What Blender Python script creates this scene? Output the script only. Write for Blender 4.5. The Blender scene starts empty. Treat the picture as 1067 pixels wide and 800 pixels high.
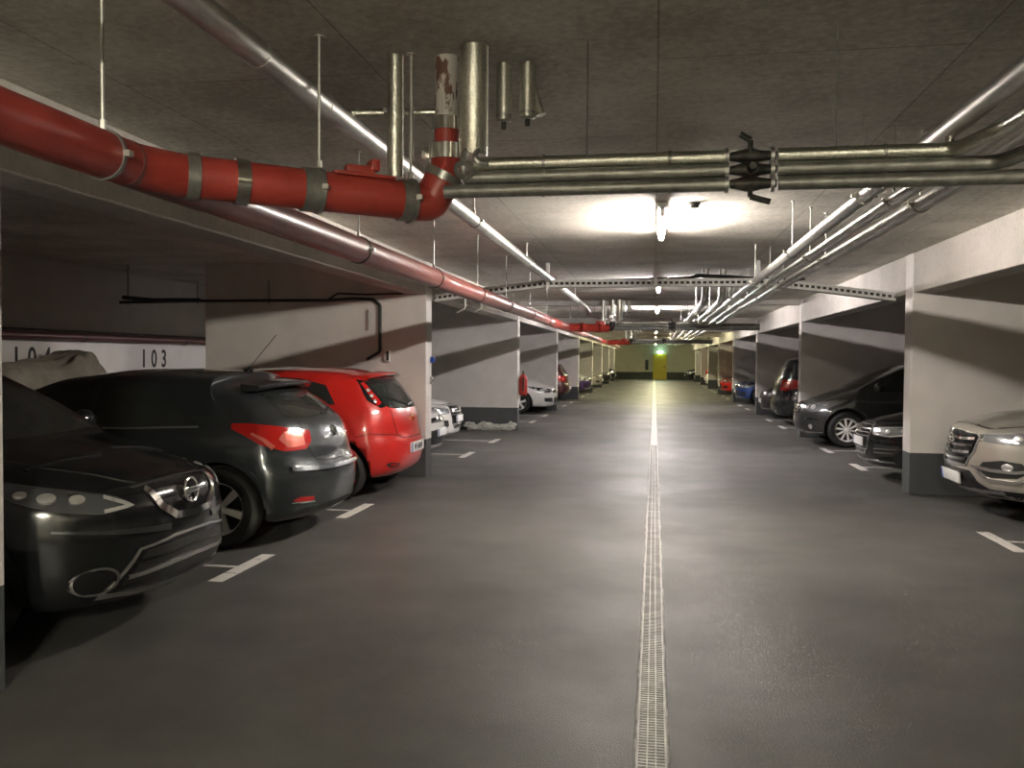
import bpy, bmesh, math, random
from mathutils import Vector, Matrix, noise
from mathutils.bvhtree import BVHTree
from mathutils.geometry import delaunay_2d_cdt
random.seed(7)
PI = math.pi
COL = bpy.context.scene.collection

# ------------------------------------------------------------------ materials
def new_mat(name):
    m = bpy.data.materials.new(name); m.use_nodes = True
    nt = m.node_tree
    return m, nt, nt.nodes['Principled BSDF']

def mat(name, col, rough=.5, metal=0., coat=0., spec=.5, emit=None, estr=0.):
    m, nt, b = new_mat(name)
    b.inputs['Base Color'].default_value = (*col, 1)
    b.inputs['Roughness'].default_value = rough
    b.inputs['Metallic'].default_value = metal
    b.inputs['Coat Weight'].default_value = coat
    b.inputs['Coat Roughness'].default_value = .04
    b.inputs['Specular IOR Level'].default_value = spec
    if emit:
        b.inputs['Emission Color'].default_value = (*emit, 1)
        b.inputs['Emission Strength'].default_value = estr
    # faint procedural variation so that every surface has a material of its own
    tc = nt.nodes.new('ShaderNodeTexCoord'); nz = nt.nodes.new('ShaderNodeTexNoise')
    nz.inputs['Scale'].default_value = 9; nz.inputs['Detail'].default_value = 4
    mr = nt.nodes.new('ShaderNodeMapRange')
    mr.inputs['To Min'].default_value = max(0., rough * .85); mr.inputs['To Max'].default_value = min(1., rough * 1.2)
    nt.links.new(tc.outputs['Object'], nz.inputs['Vector'])
    nt.links.new(nz.outputs['Fac'], mr.inputs['Value'])
    nt.links.new(mr.outputs['Result'], b.inputs['Roughness'])
    return m

def noisy(name, c1, c2, scale, rough=.8, metal=0., bump=0., bscale=None, detail=6, contrast=(.35, .65), coat=0., stretch=None, spec=.5):
    m, nt, b = new_mat(name)
    tc = nt.nodes.new('ShaderNodeTexCoord')
    src = tc.outputs['Object']
    if stretch:
        mp = nt.nodes.new('ShaderNodeMapping'); mp.inputs['Scale'].default_value = stretch
        nt.links.new(src, mp.inputs['Vector']); src = mp.outputs['Vector']
    nz = nt.nodes.new('ShaderNodeTexNoise'); nz.inputs['Scale'].default_value = scale; nz.inputs['Detail'].default_value = detail
    nz.inputs['Roughness'].default_value = .6
    nt.links.new(src, nz.inputs['Vector'])
    cr = nt.nodes.new('ShaderNodeValToRGB')
    cr.color_ramp.elements[0].position = contrast[0]; cr.color_ramp.elements[1].position = contrast[1]
    cr.color_ramp.elements[0].color = (*c1, 1); cr.color_ramp.elements[1].color = (*c2, 1)
    nt.links.new(nz.outputs['Fac'], cr.inputs['Fac'])
    nt.links.new(cr.outputs['Color'], b.inputs['Base Color'])
    b.inputs['Roughness'].default_value = rough; b.inputs['Metallic'].default_value = metal
    b.inputs['Coat Weight'].default_value = coat
    b.inputs['Specular IOR Level'].default_value = spec
    if bump:
        n2 = nt.nodes.new('ShaderNodeTexNoise'); n2.inputs['Scale'].default_value = bscale or scale * 6; n2.inputs['Detail'].default_value = 5
        bp = nt.nodes.new('ShaderNodeBump'); bp.inputs['Strength'].default_value = bump; bp.inputs['Distance'].default_value = .02
        nt.links.new(src, n2.inputs['Vector']); nt.links.new(n2.outputs['Fac'], bp.inputs['Height'])
        nt.links.new(bp.outputs['Normal'], b.inputs['Normal'])
    return m

def concrete(name, c1, c2, lines=True, rough=.85):
    """board-marked concrete: broad stains, fine pores and formwork joints"""
    m, nt, b = new_mat(name)
    N, Lk = nt.nodes.new, nt.links.new
    tc = N('ShaderNodeTexCoord')
    n1 = N('ShaderNodeTexNoise'); n1.inputs['Scale'].default_value = 1.1; n1.inputs['Detail'].default_value = 8; n1.inputs['Roughness'].default_value = .65
    n2 = N('ShaderNodeTexNoise'); n2.inputs['Scale'].default_value = 22; n2.inputs['Detail'].default_value = 6; n2.inputs['Roughness'].default_value = .7
    Lk(tc.outputs['Object'], n1.inputs['Vector']); Lk(tc.outputs['Object'], n2.inputs['Vector'])
    mx = N('ShaderNodeMath'); mx.operation = 'MULTIPLY_ADD'; mx.inputs[1].default_value = .55
    Lk(n1.outputs['Fac'], mx.inputs[0])
    sc = N('ShaderNodeMath'); sc.operation = 'MULTIPLY'; sc.inputs[1].default_value = .45
    Lk(n2.outputs['Fac'], sc.inputs[0]); Lk(sc.outputs[0], mx.inputs[2])
    cr = N('ShaderNodeValToRGB'); cr.color_ramp.elements[0].position = .40; cr.color_ramp.elements[1].position = .60
    cr.color_ramp.elements[0].color = (*c1, 1); cr.color_ramp.elements[1].color = (*c2, 1)
    Lk(mx.outputs[0], cr.inputs['Fac'])
    col = cr.outputs['Color']
    if lines:
        br = N('ShaderNodeTexBrick'); br.inputs['Scale'].default_value = 1
        br.inputs['Brick Width'].default_value = 2.5; br.inputs['Row Height'].default_value = 1.25
        br.inputs['Mortar Size'].default_value = .006; br.inputs['Mortar Smooth'].default_value = .6
        br.inputs['Color1'].default_value = (1, 1, 1, 1); br.inputs['Color2'].default_value = (.93, .92, .9, 1); br.inputs['Mortar'].default_value = (.55, .53, .5, 1)
        mp = N('ShaderNodeMapping'); mp.inputs['Rotation'].default_value = (0, 0, PI / 2)
        Lk(tc.outputs['Object'], mp.inputs['Vector']); Lk(mp.outputs['Vector'], br.inputs['Vector'])
        ml = N('ShaderNodeMix'); ml.data_type = 'RGBA'; ml.blend_type = 'MULTIPLY'; ml.inputs[0].default_value = 1
        Lk(col, ml.inputs[6]); Lk(br.outputs['Color'], ml.inputs[7]); col = ml.outputs[2]
    Lk(col, b.inputs['Base Color'])
    b.inputs['Roughness'].default_value = rough
    bp = N('ShaderNodeBump'); bp.inputs['Strength'].default_value = .35; bp.inputs['Distance'].default_value = .01
    Lk(n2.outputs['Fac'], bp.inputs['Height']); Lk(bp.outputs['Normal'], b.inputs['Normal'])
    return m

def banded_wall(name, zband, cwall, cband):
    """painted wall with a dark grey band painted along its foot"""
    m, nt, b = new_mat(name)
    N, Lk = nt.nodes.new, nt.links.new
    g = N('ShaderNodeNewGeometry'); sx = N('ShaderNodeSeparateXYZ'); Lk(g.outputs['Position'], sx.inputs[0])
    st = N('ShaderNodeMath'); st.operation = 'GREATER_THAN'; st.inputs[1].default_value = zband
    Lk(sx.outputs['Z'], st.inputs[0])
    n = N('ShaderNodeTexNoise'); n.inputs['Scale'].default_value = 3; n.inputs['Detail'].default_value = 6
    Lk(g.outputs['Position'], n.inputs['Vector'])
    def ramp(c):
        r = N('ShaderNodeValToRGB'); r.color_ramp.elements[0].position = .3; r.color_ramp.elements[1].position = .7
        r.color_ramp.elements[0].color = (*[x * .93 for x in c], 1); r.color_ramp.elements[1].color = (*[min(1, x * 1.05) for x in c], 1)
        Lk(n.outputs['Fac'], r.inputs['Fac']); return r
    a, d = ramp(cband), ramp(cwall)
    mx = N('ShaderNodeMix'); mx.data_type = 'RGBA'
    Lk(st.outputs[0], mx.inputs[0]); Lk(a.outputs['Color'], mx.inputs[6]); Lk(d.outputs['Color'], mx.inputs[7])
    Lk(mx.outputs[2], b.inputs['Base Color']); b.inputs['Roughness'].default_value = .6
    b.inputs['Specular IOR Level'].default_value = .3
    bp = N('ShaderNodeBump'); bp.inputs['Strength'].default_value = .12; bp.inputs['Distance'].default_value = .01
    n2 = N('ShaderNodeTexNoise'); n2.inputs['Scale'].default_value = 60; Lk(g.outputs['Position'], n2.inputs['Vector'])
    Lk(n2.outputs['Fac'], bp.inputs['Height']); Lk(bp.outputs['Normal'], b.inputs['Normal'])
    return m

M = {}
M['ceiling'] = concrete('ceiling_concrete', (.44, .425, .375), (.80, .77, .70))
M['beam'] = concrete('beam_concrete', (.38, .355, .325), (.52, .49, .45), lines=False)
M['wall'] = banded_wall('painted_wall', .50, (.62, .59, .555), (.060, .065, .067))
M['backwall'] = banded_wall('painted_back_wall', .60, (.66, .63, .59), (.055, .06, .058))
M['steel'] = noisy('brushed_steel', (.42, .42, .40), (.62, .61, .58), 30, rough=.42, metal=1, bump=.02, stretch=(1, .2, 1))
M['foil'] = noisy('insulation_foil', (.50, .50, .44), (.72, .71, .62), 80, rough=.30, metal=1, bump=.16, bscale=150)
M['galv'] = noisy('galvanised_steel', (.34, .34, .33), (.52, .52, .5), 18, rough=.42, metal=.9)
M['darkgalv'] = noisy('dull_galvanised_steel', (.24, .24, .22), (.36, .36, .33), 25, rough=.45, metal=.7)
M['red'] = noisy('red_pipe_paint', (.30, .034, .024), (.40, .055, .04), 6, rough=.40, bump=.03, coat=.2)
M['maroon'] = noisy('maroon_pipe_paint', (.15, .048, .042), (.22, .065, .055), 5, rough=.40, bump=.03, coat=.2)
M['redvalve'] = noisy('red_valve_paint', (.36, .03, .02), (.45, .045, .03), 9, rough=.4)
M['iron'] = noisy('dark_cast_iron', (.035, .035, .032), (.09, .085, .075), 25, rough=.5, metal=.5)
M['peel'] = noisy('peeling_white_paint', (.14, .07, .05), (.56, .53, .48), 22, rough=.6, contrast=(.42, .46), stretch=(1, 1, .4))
M['clampbr'] = mat('shiny_clamp_steel', (.75, .73, .68), .16, 1)
M['clampdk'] = noisy('grey_clamp_rubber', (.26, .26, .24), (.36, .36, .33), 30, rough=.33, metal=.7)
M['rod'] = mat('zinc_rod', (.5, .49, .45), .4, .7)
M['cable'] = mat('black_cable', (.012, .012, .012), .5)
M['lampwhite'] = mat('white_lamp_housing', (.75, .75, .72), .5)
M['tube_near'] = mat('lit_tube_near', (1, 1, 1), .5, emit=(1, .91, .83), estr=46)
M['tube_back'] = mat('lit_tube_back', (1, 1, 1), .5, emit=(1, .93, .74), estr=210)
M['tube_cool'] = mat('lit_tube_cool', (1, 1, 1), .5, emit=(1, .93, .92), estr=60)
M['tube_warm'] = mat('lit_tube_yellow', (1, 1, 1), .5, emit=(1, .92, .58), estr=60)
M['exit'] = mat('lit_emergency_sign', (.1, .8, .5), .5, emit=(.55, 1, .8), estr=5)
M['doory'] = mat('yellow_door_paint', (.62, .50, .02), .45)
M['numpaint'] = mat('black_number_paint', (.03, .028, .026), .7)
M['paint'] = noisy('worn_line_paint', (.20, .195, .18), (.60, .58, .54), 14, rough=.7, contrast=(.30, .44))
M['grate'] = noisy('drain_grating_metal', (.26, .255, .24), (.42, .41, .39), 8, rough=.55, metal=.2)
M['draindark'] = mat('drain_void', (.02, .02, .02), .8)
M['drainedge'] = noisy('drain_mortar', (.26, .255, .24), (.46, .45, .42), 12, rough=.8, bump=.3)
# car materials
M['glass'] = mat('dark_car_glass', (.022, .025, .023), .04, spec=.7)
M['chrome'] = mat('chrome', (.80, .79, .77), .10, 1)
M['brass'] = mat('brass_badge', (.75, .55, .25), .25, .9)
M['satin'] = mat('satin_silver', (.50, .50, .49), .3, .9)
M['blackpl'] = mat('black_plastic', (.012, .012, .012), .45)
M['glossblk'] = mat('gloss_black', (.008, .008, .009), .1, spec=.6)
M['tyre'] = mat('tyre_rubber', (.014, .014, .013), .75)
M['rim'] = mat('alloy_silver', (.74, .74, .71), .35, .2)
M['rimdk'] = mat('dark_rim', (.06, .06, .06), .4, .6)
M['lens'] = mat('headlight_lens', (.30, .31, .32), .16, .55, coat=1)
M['lens_dk'] = mat('smoked_headlight_lens', (.09, .095, .10), .12, .3, coat=1)
M['lamp_in'] = mat('headlight_reflector', (.92, .92, .90), .22, .75)
M['tail'] = mat('tail_lamp_red', (.42, .012, .01), .14, coat=1)
M['tailb'] = mat('tail_lamp_inner', (.70, .16, .12), .25, .3, coat=1)
M['plate'] = mat('plate_white', (.72, .72, .70), .4)
M['plateblue'] = mat('plate_blue', (.02, .06, .30), .4)
M['platetx'] = mat('plate_ink', (.02, .02, .02), .5)
M['seam'] = mat('panel_gap', (.004, .004, .004), .8)
M['wheelwell'] = mat('wheel_well', (.006, .006, .006), .9)
def paint(n, c, metal=.0, rough=.3, coat=1.):
    return mat('car_paint_' + n, c, rough, metal, coat=coat)
M['p_black'] = paint('black', (.008, .009, .010), .0, .14, .0)
M['p_anthr'] = paint('anthracite', (.034, .040, .044), .5, .3)
M['p_graph'] = paint('graphite', (.04, .042, .042), .55, .3)
M['p_red'] = paint('red', (.50, .016, .012))
M['p_silver'] = paint('champagne_silver', (.46, .43, .38), .55, .32)
M['p_grey'] = paint('dark_grey', (.06, .058, .056), .55, .3)
M['p_white'] = paint('white', (.60, .59, .565))
M['p_blue'] = paint('blue', (.015, .04, .16), .3)
M['p_purple'] = paint('purple', (.06, .025, .13), .2)
M['tarp'] = noisy('canvas_tarp', (.26, .235, .19), (.36, .33, .27), 5, rough=.85, bump=.1)
M['sheet'] = noisy('crumpled_white_sheeting', (.42, .42, .37), (.58, .58, .52), 14, rough=.6, bump=.2)

# ------------------------------------------------------------------ object helpers
def put(name, bm, m, parent=None, smooth=True, extra=None):
    me = bpy.data.meshes.new(name)
    if smooth:
        for f in bm.faces: f.smooth = True
    bm.normal_update(); bm.to_mesh(me); bm.free()
    for mm in ([m] if not isinstance(m, (list, tuple)) else m): me.materials.append(mm)
    if smooth:
        try: me.set_sharp_from_angle(angle=math.radians(40))
        except Exception: pass
    o = bpy.data.objects.new(name, me); COL.objects.link(o)
    if parent is not None: o.parent = parent
    return o

def thing(name, label, cat, loc=(0, 0, 0), rotz=0., group=None):
    o = bpy.data.objects.new(name, None); COL.objects.link(o)
    o.location = loc; o.rotation_euler = (0, 0, rotz); o.empty_display_size = .1
    o['label'] = label; o['category'] = cat
    if group: o['group'] = group
    return o

def tag(o, label, cat, group=None, kind=None):
    o['label'] = label; o['category'] = cat
    if group: o['group'] = group
    if kind: o['kind'] = kind
    return o

def struct(name, bm, m, parent=None, smooth=False, label=None):
    o = put(name, bm, m, parent, smooth)
    if parent is None: o['kind'] = 'structure'
    if label: o['label'] = label
    return o

def box(bm, x0, x1, y0, y1, z0, z1, bevel=0.):
    r = bmesh.ops.create_cube(bm, size=1)
    vs = r['verts']
    for v in vs:
        v.co = Vector((x0 + (v.co.x + .5) * (x1 - x0), y0 + (v.co.y + .5) * (y1 - y0), z0 + (v.co.z + .5) * (z1 - z0)))
    if bevel:
        es = list({e for v in vs for e in v.link_edges})
        bmesh.ops.bevel(bm, geom=es, offset=bevel, segments=2, affect='EDGES', profile=.5)
    return bm

def B(*a, **k): return box(bmesh.new(), *a, **k)

def fillet(pts, rad, n=6):
    pts = [Vector(p) for p in pts]; out = [pts[0]]
    for i in range(1, len(pts) - 1):
        a, b, c = pts[i - 1], pts[i], pts[i + 1]
        d1, d2 = (a - b).normalized(), (c - b).normalized()
        ang = d1.angle(d2)
        if ang > PI - .02: out.append(b); continue
        t = min(rad / math.tan(ang / 2), (a - b).length * .49, (c - b).length * .49)
        p1, p2 = b + d1 * t, b + d2 * t
        for k in range(n + 1):
            u = k / n
            out.append(p1.lerp(b, u).lerp(b.lerp(p2, u), u))
    out.append(pts[-1]); return out

def sweep(bm, pts, r, n=16, caps=True, rad=None):
    if rad: pts = fillet(pts, rad)
    pts = [Vector(p) for p in pts]
    rr = r if isinstance(r, (list, tuple)) else [r] * len(pts)
    t0 = (pts[1] - pts[0]).normalized()
    up = Vector((0, 0, 1)) if abs(t0.z) < .9 else Vector((1, 0, 0))
    nrm = t0.cross(up).normalized(); rings = []; pt = t0
    for i, p in enumerate(pts):
        if i == 0: t = t0
        elif i == len(pts) - 1: t = (pts[i] - pts[i - 1]).normalized()
        else: t = ((pts[i + 1] - pts[i]).normalized() + (pts[i] - pts[i - 1]).normalized()).normalized()
        q = pt.rotation_difference(t); nrm = (q @ nrm).normalized(); pt = t
        bn = t.cross(nrm)
        rings.append([bm.verts.new(p + (nrm * math.cos(2 * PI * k / n) + bn * math.sin(2 * PI * k / n)) * rr[i]) for k in range(n)])
    for a, b in zip(rings, rings[1:]):
        for k in range(n): bm.faces.new((a[k], a[(k + 1) % n], b[(k + 1) % n], b[k]))
    if caps:
        bm.faces.new(rings[0][::-1]); bm.faces.new(rings[-1])
    return bm

def S(pts, r, n=16, rad=None, caps=True): return sweep(bmesh.new(), pts, r, n, caps, rad)

def lathe(bm, prof, axis='Z', n=32, loc=(0, 0, 0)):
    """prof: list of (radius, height) closed or open"""
    rings = []
    for r, h in prof:
        ring = []
        for k in range(n):
            a = 2 * PI * k / n; c, s = math.cos(a) * r, math.sin(a) * r
            p = {'Z': (c, s, h), 'Y': (c, h, s), 'X': (h, c, s)}[axis]
            ring.append(bm.verts.new(Vector(p) + Vector(loc)))
        rings.append(ring)
    for a, b in zip(rings, rings[1:]):
        for k in range(n):
            bm.faces.new((a[k], a[(k + 1) % n], b[(k + 1) % n], b[k]))
    return bm

def text_bm(s, size, ext=.001, bold=0., sx=1., sp=1.):
    cu = bpy.data.curves.new('txt', 'FONT'); cu.body = s; cu.size = size; cu.extrude = ext; cu.offset = bold
    cu.align_x = 'CENTER'; cu.align_y = 'CENTER'; cu.resolution_u = 4; cu.space_character = sp
    o = bpy.data.objects.new('txt', cu); COL.objects.link(o)
    dg = bpy.context.evaluated_depsgraph_get(); dg.update()
    me = bpy.data.meshes.new_from_object(o.evaluated_get(dg))
    bpy.data.objects.remove(o); bm = bmesh.new(); bm.from_mesh(me); bpy.data.meshes.remove(me)
    for v in bm.verts: v.co.x *= sx
    return bm

def interp(tab, x):
    if x <= tab[0][0]: return tab[0][1]
    for (a, b), (c, d) in zip(tab, tab[1:]):
        if x <= c: return b + (d - b) * (x - a) / (c - a)
    return tab[-1][1]

def sinterp(tab, x, w):
    return sum(interp(tab, x + w * k / 3) for k in (-3, -2, -1, 0, 1, 2, 3)) / 7

def sstep(t):
    t = max(0, min(1, t)); return t * t * (3 - 2 * t)
# ------------------------------------------------------------------ cars
class Car:
    """one lofted body shell; lamps, glass and trim are laid on it as shaped panels with real thickness"""
    def __init__(s, name, label, P, paintm, lod=1.):
        s.P = P; s.lod = lod
        s.L, s.W, s.H = P['L'], P['W'] / 2, P['H']; s.zb = P.get('zb', .2)
        s.root = thing(name, label, 'car'); s.paint = paintm
        bm = s.shell()
        bm.normal_update()
        s.bvh = BVHTree.FromBMesh(bm)
        s.body = s.cut(bm)
        s.wheels()

    def hw(s, z, x):
        P = s.P; b = P['belt']
        tab = [(s.zb, .90), (s.zb + .10, .955), (.42, .985), (.60, 1.0), (b - .12, .985), (b, .95)]
        if z <= b: f = interp(tab, z)
        else: f = .95 - (P.get('tumble', .17) / s.W) * ((z - b) / (s.H - b)) ** 1.15
        e = P.get('taper', .05)
        dr = max(0, 1 - x / 1.1); df = max(0, 1 - (s.L - x) / 1.1)
        d2 = max(0, 1 - x / .5); d3 = max(0, 1 - (s.L - x) / .5)
        return s.W * f * (1 - e * (dr * dr + df * df) - .035 * (d2 * d2 + d3 * d3))

    def xf(s, y, z):
        P = s.P; v = min(1.1, abs(y) / (s.W * .93))
        return -P.get('aF', .34) * v ** P.get('nF', 2.6) - sinterp(P['XF'], z, .03)

    def xr(s, y, z):
        P = s.P; v = min(1.1, abs(y) / (s.W * .93))
        return P.get('aR', .26) * v ** P.get('nR', 3.) + sinterp(P['XR'], z, .03)

    def section(s, x0):
        P = s.P; zc = sinterp(P['T'], x0, .07)
        cr = P.get('crown', .05); cr = cr * (1.5 if zc < P['belt'] + .12 else 1.)
        ze = zc - cr; we = s.hw(ze, x0); r = P.get('round', .06)
        pts = []
        nb, ns, na, nt = 3, 13, 4, 8
        zb = s.zb
        wb = s.hw(zb, x0)
        for i in range(nb): pts.append((wb * .92 * i / nb, zb))
        for i in range(3):      # lower corner
            u = i / 2; a, b, c = Vector((wb * .92, zb)), Vector((wb, zb)), Vector((s.hw(zb + .06, x0), zb + .06))
            q = a.lerp(b, u).lerp(b.lerp(c, u), u); pts.append((q.x, q.y))
        z0, z1 = zb + .06, ze - r
        for i in range(1, ns):
            z = z0 + (z1 - z0) * i / ns; pts.append((s.hw(z, x0), z))
        a = Vector((s.hw(z1, x0), z1)); b = Vector((we, ze)); vt = 1 - r * 1.3 / we
        c = Vector((we * vt, zc - cr * vt * vt))
        for i in range(na + 1):
            u = i / na; q = a.lerp(b, u).lerp(b.lerp(c, u), u); pts.append((q.x, q.y))
        for i in range(1, nt + 1):
            v = vt * (1 - i / nt); pts.append((we * v, zc - cr * v * v))
        full = pts + [(-y, z) for y, z in pts[-2:0:-1]]
        return full

    def shell(s):
        bm = bmesh.new(); L = s.L; rr = .085; n = max(20, int(84 * s.lod))
        xs = [rr + (L - 2 * rr) * i / (n - 1) for i in range(n)]
        rings = []
        def wF(x): return sstep((x - (L - 1.15)) / 1.1)
        def wR(x): return sstep((1.05 - x) / 1.0)
        def ring(sec, x0, sb=0.):
            return [bm.verts.new((x0 + wF(x0) * s.xf(y, z) + wR(x0) * s.xr(y, z), y, z)) for y, z in sec]
        def cap(sec, front):
            ys = 0; zs = [p[1] for p in sec]; zc = (max(zs) * .5 + min(zs) * .5); out = []
            for rho in (.985, .96, .93, .89, .84, .78, .70, .58, .44, .30, .15):
                q = max(0, (rho - .78) / .22); sb = rr * (1 - math.sqrt(max(0, 1 - q * q)))
                rg = []
                for y, z in sec:
                    y2, z2 = y * rho, zc + (z - zc) * rho
                    x = (L - sb + s.xf(y2, z2)) if front else (sb + s.xr(y2, z2))
                    rg.append(bm.verts.new((x, y2, z2)))
                out.append(rg)
            cx = (L + s.xf(0, zc)) if front else s.xr(0, zc)
            return out, bm.verts.new((cx, 0, zc))
        secs = [s.section(x) for x in xs]
        rear, vr = cap(secs[0], False); front, vf = cap(secs[-1], True)
        rings = rear[::-1] + [ring(sc, x) for sc, x in zip(secs, xs)] + front
        m = len(rings[0])
        for a, b in zip(rings, rings[1:]):
            for k in range(m): bm.faces.new((a[k], b[k], b[(k + 1) % m], a[(k + 1) % m]))
        for k in range(m):
            bm.faces.new((vr, rings[0][k], rings[0][(k + 1) % m])); bm.faces.new((vf, rings[-1][(k + 1) % m], rings[-1][k]))
        bmesh.ops.recalc_face_normals(bm, faces=bm.faces)
        return bm

    def cut(s, bm):
        body = put('body', bm, [s.paint, M['wheelwell']], s.root)
        cb = bmesh.new()
        for x in (s.P['xr'], s.P['xfw']):
            for sg in (1, -1):
                R = s.P['R'] + .055; y0, y1 = sg * (s.W - .27), sg * (s.W + .3); n = 40
                a = [cb.verts.new((x + R * math.cos(2 * PI * k / n), y0, s.P['R'] + .01 + R * math.sin(2 * PI * k / n))) for k in range(n)]
                b = [cb.verts.new((v.co.x, y1, v.co.z)) for v in a]
                for k in range(n): f = cb.faces.new((a[k], a[(k + 1) % n], b[(k + 1) % n], b[k]))
                cb.faces.new(a[::-1]); cb.faces.new(b)
        bmesh.ops.recalc_face_normals(cb, faces=cb.faces)
        for f in cb.faces: f.material_index = 1
        co = put('cutter', cb, [s.paint, M['wheelwell']], None, smooth=False)
        md = body.modifiers.new('b', 'BOOLEAN'); md.operation = 'DIFFERENCE'; md.object = co; md.solver = 'EXACT'
        dg = bpy.context.evaluated_depsgraph_get(); dg.update()
        me = bpy.data.meshes.new_from_object(body.evaluated_get(dg))
        body.modifiers.clear(); old = body.data; body.data = me; bpy.data.meshes.remove(old)
        me.name = 'body'
        cm = co.data; bpy.data.objects.remove(co); bpy.data.meshes.remove(cm)
        return body

    def wheels(s):
        P = s.P; R = P['R']; st = P.get('rim', 'spoke5')
        for x in (P['xr'], P['xfw']):
            for sg in (1, -1):
                w = .20; r0 = R * .66
                bm = bmesh.new(); yo = 0.
                prof = [(r0, -w * .45), (R * .9, -w * .5), (R * .97, -w * .42), (R, -w * .25), (R, w * .25), (R * .97, w * .42), (R * .9, w * .5), (r0, w * .45), (r0 * .97, w * .3), (r0 * .97, -w * .3), (r0, -w * .45)]
                lathe(bm, prof, 'Y', 40)
                wo = put('wheel', bm, M['tyre'], s.root)
                wo.location = (x, sg * (s.W - w / 2 - .02), R)
                rb = bmesh.new(); f = sg * w * .38
                lathe(rb, [(r0 * 1.0, sg * w * .46), (r0 * .93, f), (r0 * .90, f * .2), (r0 * .9, -f)], 'Y', 40)   # barrel lip
                lathe(rb, [(r0 * .95, -f * .3), (0.001, -f * .3)], 'Y', 24)
                for fc in rb.faces:
                    if all(abs(v.co.y + f * .3) < 1e-5 for v in fc.verts): fc.material_index = 1
                ns = {'spoke5': 5, 'spoke6': 6, 'multi': 10, 'spoke7': 7}[st]
                wid = {'spoke5': .16, 'spoke6': .13, 'multi': .085, 'spoke7': .12}[st]
                for k in range(ns):
                    a = 2 * PI * (k + .25) / ns; ca, sa = math.cos(a), math.sin(a)
                    q = []
                    for (rad, hwid, yy) in ((.10, .7, f * 1.02), (1.0, 1.15, f * .9)):
                        for e in (-1, 1):
                            px, pz = rad * r0, e * hwid * wid * r0
                            q.append((px * ca - pz * sa, yy, px * sa + pz * ca))
                    vs = [rb.verts.new(p) for p in q]; vb = [rb.verts.new((p[0], p[1] - sg * .03, p[2])) for p in q]
                    rb.faces.new((vs[0], vs[1], vs[3], vs[2])); rb.faces.new((vs[0], vb[0], vb[1], vs[1]))
                    rb.faces.new((vs[0], vs[2], vb[2], vb[0])); rb.faces.new((vs[1], vb[1], vb[3], vs[3]))
                lathe(rb, [(r0 * .20, f * .7), (r0 * .20, f * 1.1), (r0 * .14, f * 1.2), (0.001, f * 1.2)], 'Y', 20)
                bmesh.ops.recalc_face_normals(rb, faces=rb.faces)
                put('rim', rb, [M['rim'], M['rimdk']], wo, smooth=True)

    # -- panels laid on the body
    def frame(s, d):
        d = Vector(d).normalized()
        if abs(d.z) > .7: return d, Vector((0, 1, 0)), Vector((1, 0, 0))
        u = Vector((0, 0, 1)).cross(d).normalized(); v = d.cross(u).normalized()
        return d, u, v

    def dirn(s, d, side):
        if isinstance(d, str):
            return {'front': Vector((-1, 0, 0)), 'rear': Vector((1, 0, 0)), 'side': Vector((0, -side, 0)), 'top': Vector((0, 0, -1))}[d]
        if isinstance(d, (int, float)):   # degrees from straight ahead, towards the given side (negative: rear corner)
            a = math.radians(abs(d)); sx = -1 if d >= 0 else 1
            return Vector((sx * math.cos(a), -side * math.sin(a), 0))
        return Vector(d)

    def hit(s, u, v, fr):
        d, U, V = fr; o = U * u + V * v + (Vector((s.L / 2, 0, 0)) - d * 5 if True else 0)
        base = Vector((s.L / 2, 0, 0)); o = U * (u) + V * (v) - d * 6 + d * (d.dot(base))
        loc, nor, idx, dist = s.bvh.ray_cast(o, d)
        return loc, nor

    def to2(s, p, fr):
        # p = (x from the front (negative) or from the rear if > 0 given as absolute), y, z
        v = Vector(p); return v.dot(fr[1]), v.dot(fr[2])

    def absx(s, pts, side):
        out = []
        for p in pts:
            x = s.L + p[0] if p[0] <= 0 else p[0]
            out.append(Vector((x, p[1] * side, p[2])))
        return out

    def smooth_loop(s, q, closed=True, sub=4, k=.5):
        if k <= 0: return q
        n = len(q); out = []
        for i in range(n if closed else n - 1):
            p0, p1, p2, p3 = q[(i - 1) % n], q[i], q[(i + 1) % n], q[(i + 2) % n]
            if not closed:
                if i == 0: p0 = q[0]
                if i == n - 2: p3 = q[-1]
            for j in range(sub):
                t = j / sub
                h = [ (2*t**3-3*t**2+1), (t**3-2*t**2+t), (-2*t**3+3*t**2), (t**3-t**2) ]
                out.append(tuple(h[0]*p1[a] + h[1]*k*(p2[a]-p0[a])*.5*2*.5 + h[2]*p2[a] + h[3]*k*(p3[a]-p1[a])*.5 for a in (0, 1)))
        if not closed: out.append(q[-1])
        return out

    def panel(s, name, pts, d, m, side=1, eps=.005, curve=0., parent=None, res=None, skirt=.012, label=None):
        fr = s.frame(s.dirn(d, side)); q = [s.to2(p, fr) for p in s.absx(pts, side)]
        if curve: q = s.smooth_loop(q, True, 4, curve)
        us = [a for a, b in q]; vs = [b for a, b in q]
        ext = max(max(us) - min(us), max(vs) - min(vs))
        g = res or max(.012, ext / 20); g /= max(.35, s.lod)
        # resample outline
        ol = []
        for i, a in enumerate(q):
            b = q[(i + 1) % len(q)]; dd = math.dist(a, b); k = max(1, int(dd / g))
            for j in range(k): ol.append((a[0] + (b[0] - a[0]) * j / k, a[1] + (b[1] - a[1]) * j / k))
        inner = []
        def inside(x, y):
            c = False; n = len(ol)
            for i in range(n):
                (x1, y1), (x2, y2) = ol[i], ol[(i + 1) % n]
                if (y1 > y) != (y2 > y) and x < (x2 - x1) * (y - y1) / (y2 - y1) + x1: c = not c
            return c
        x = min(us) + g / 2
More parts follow.
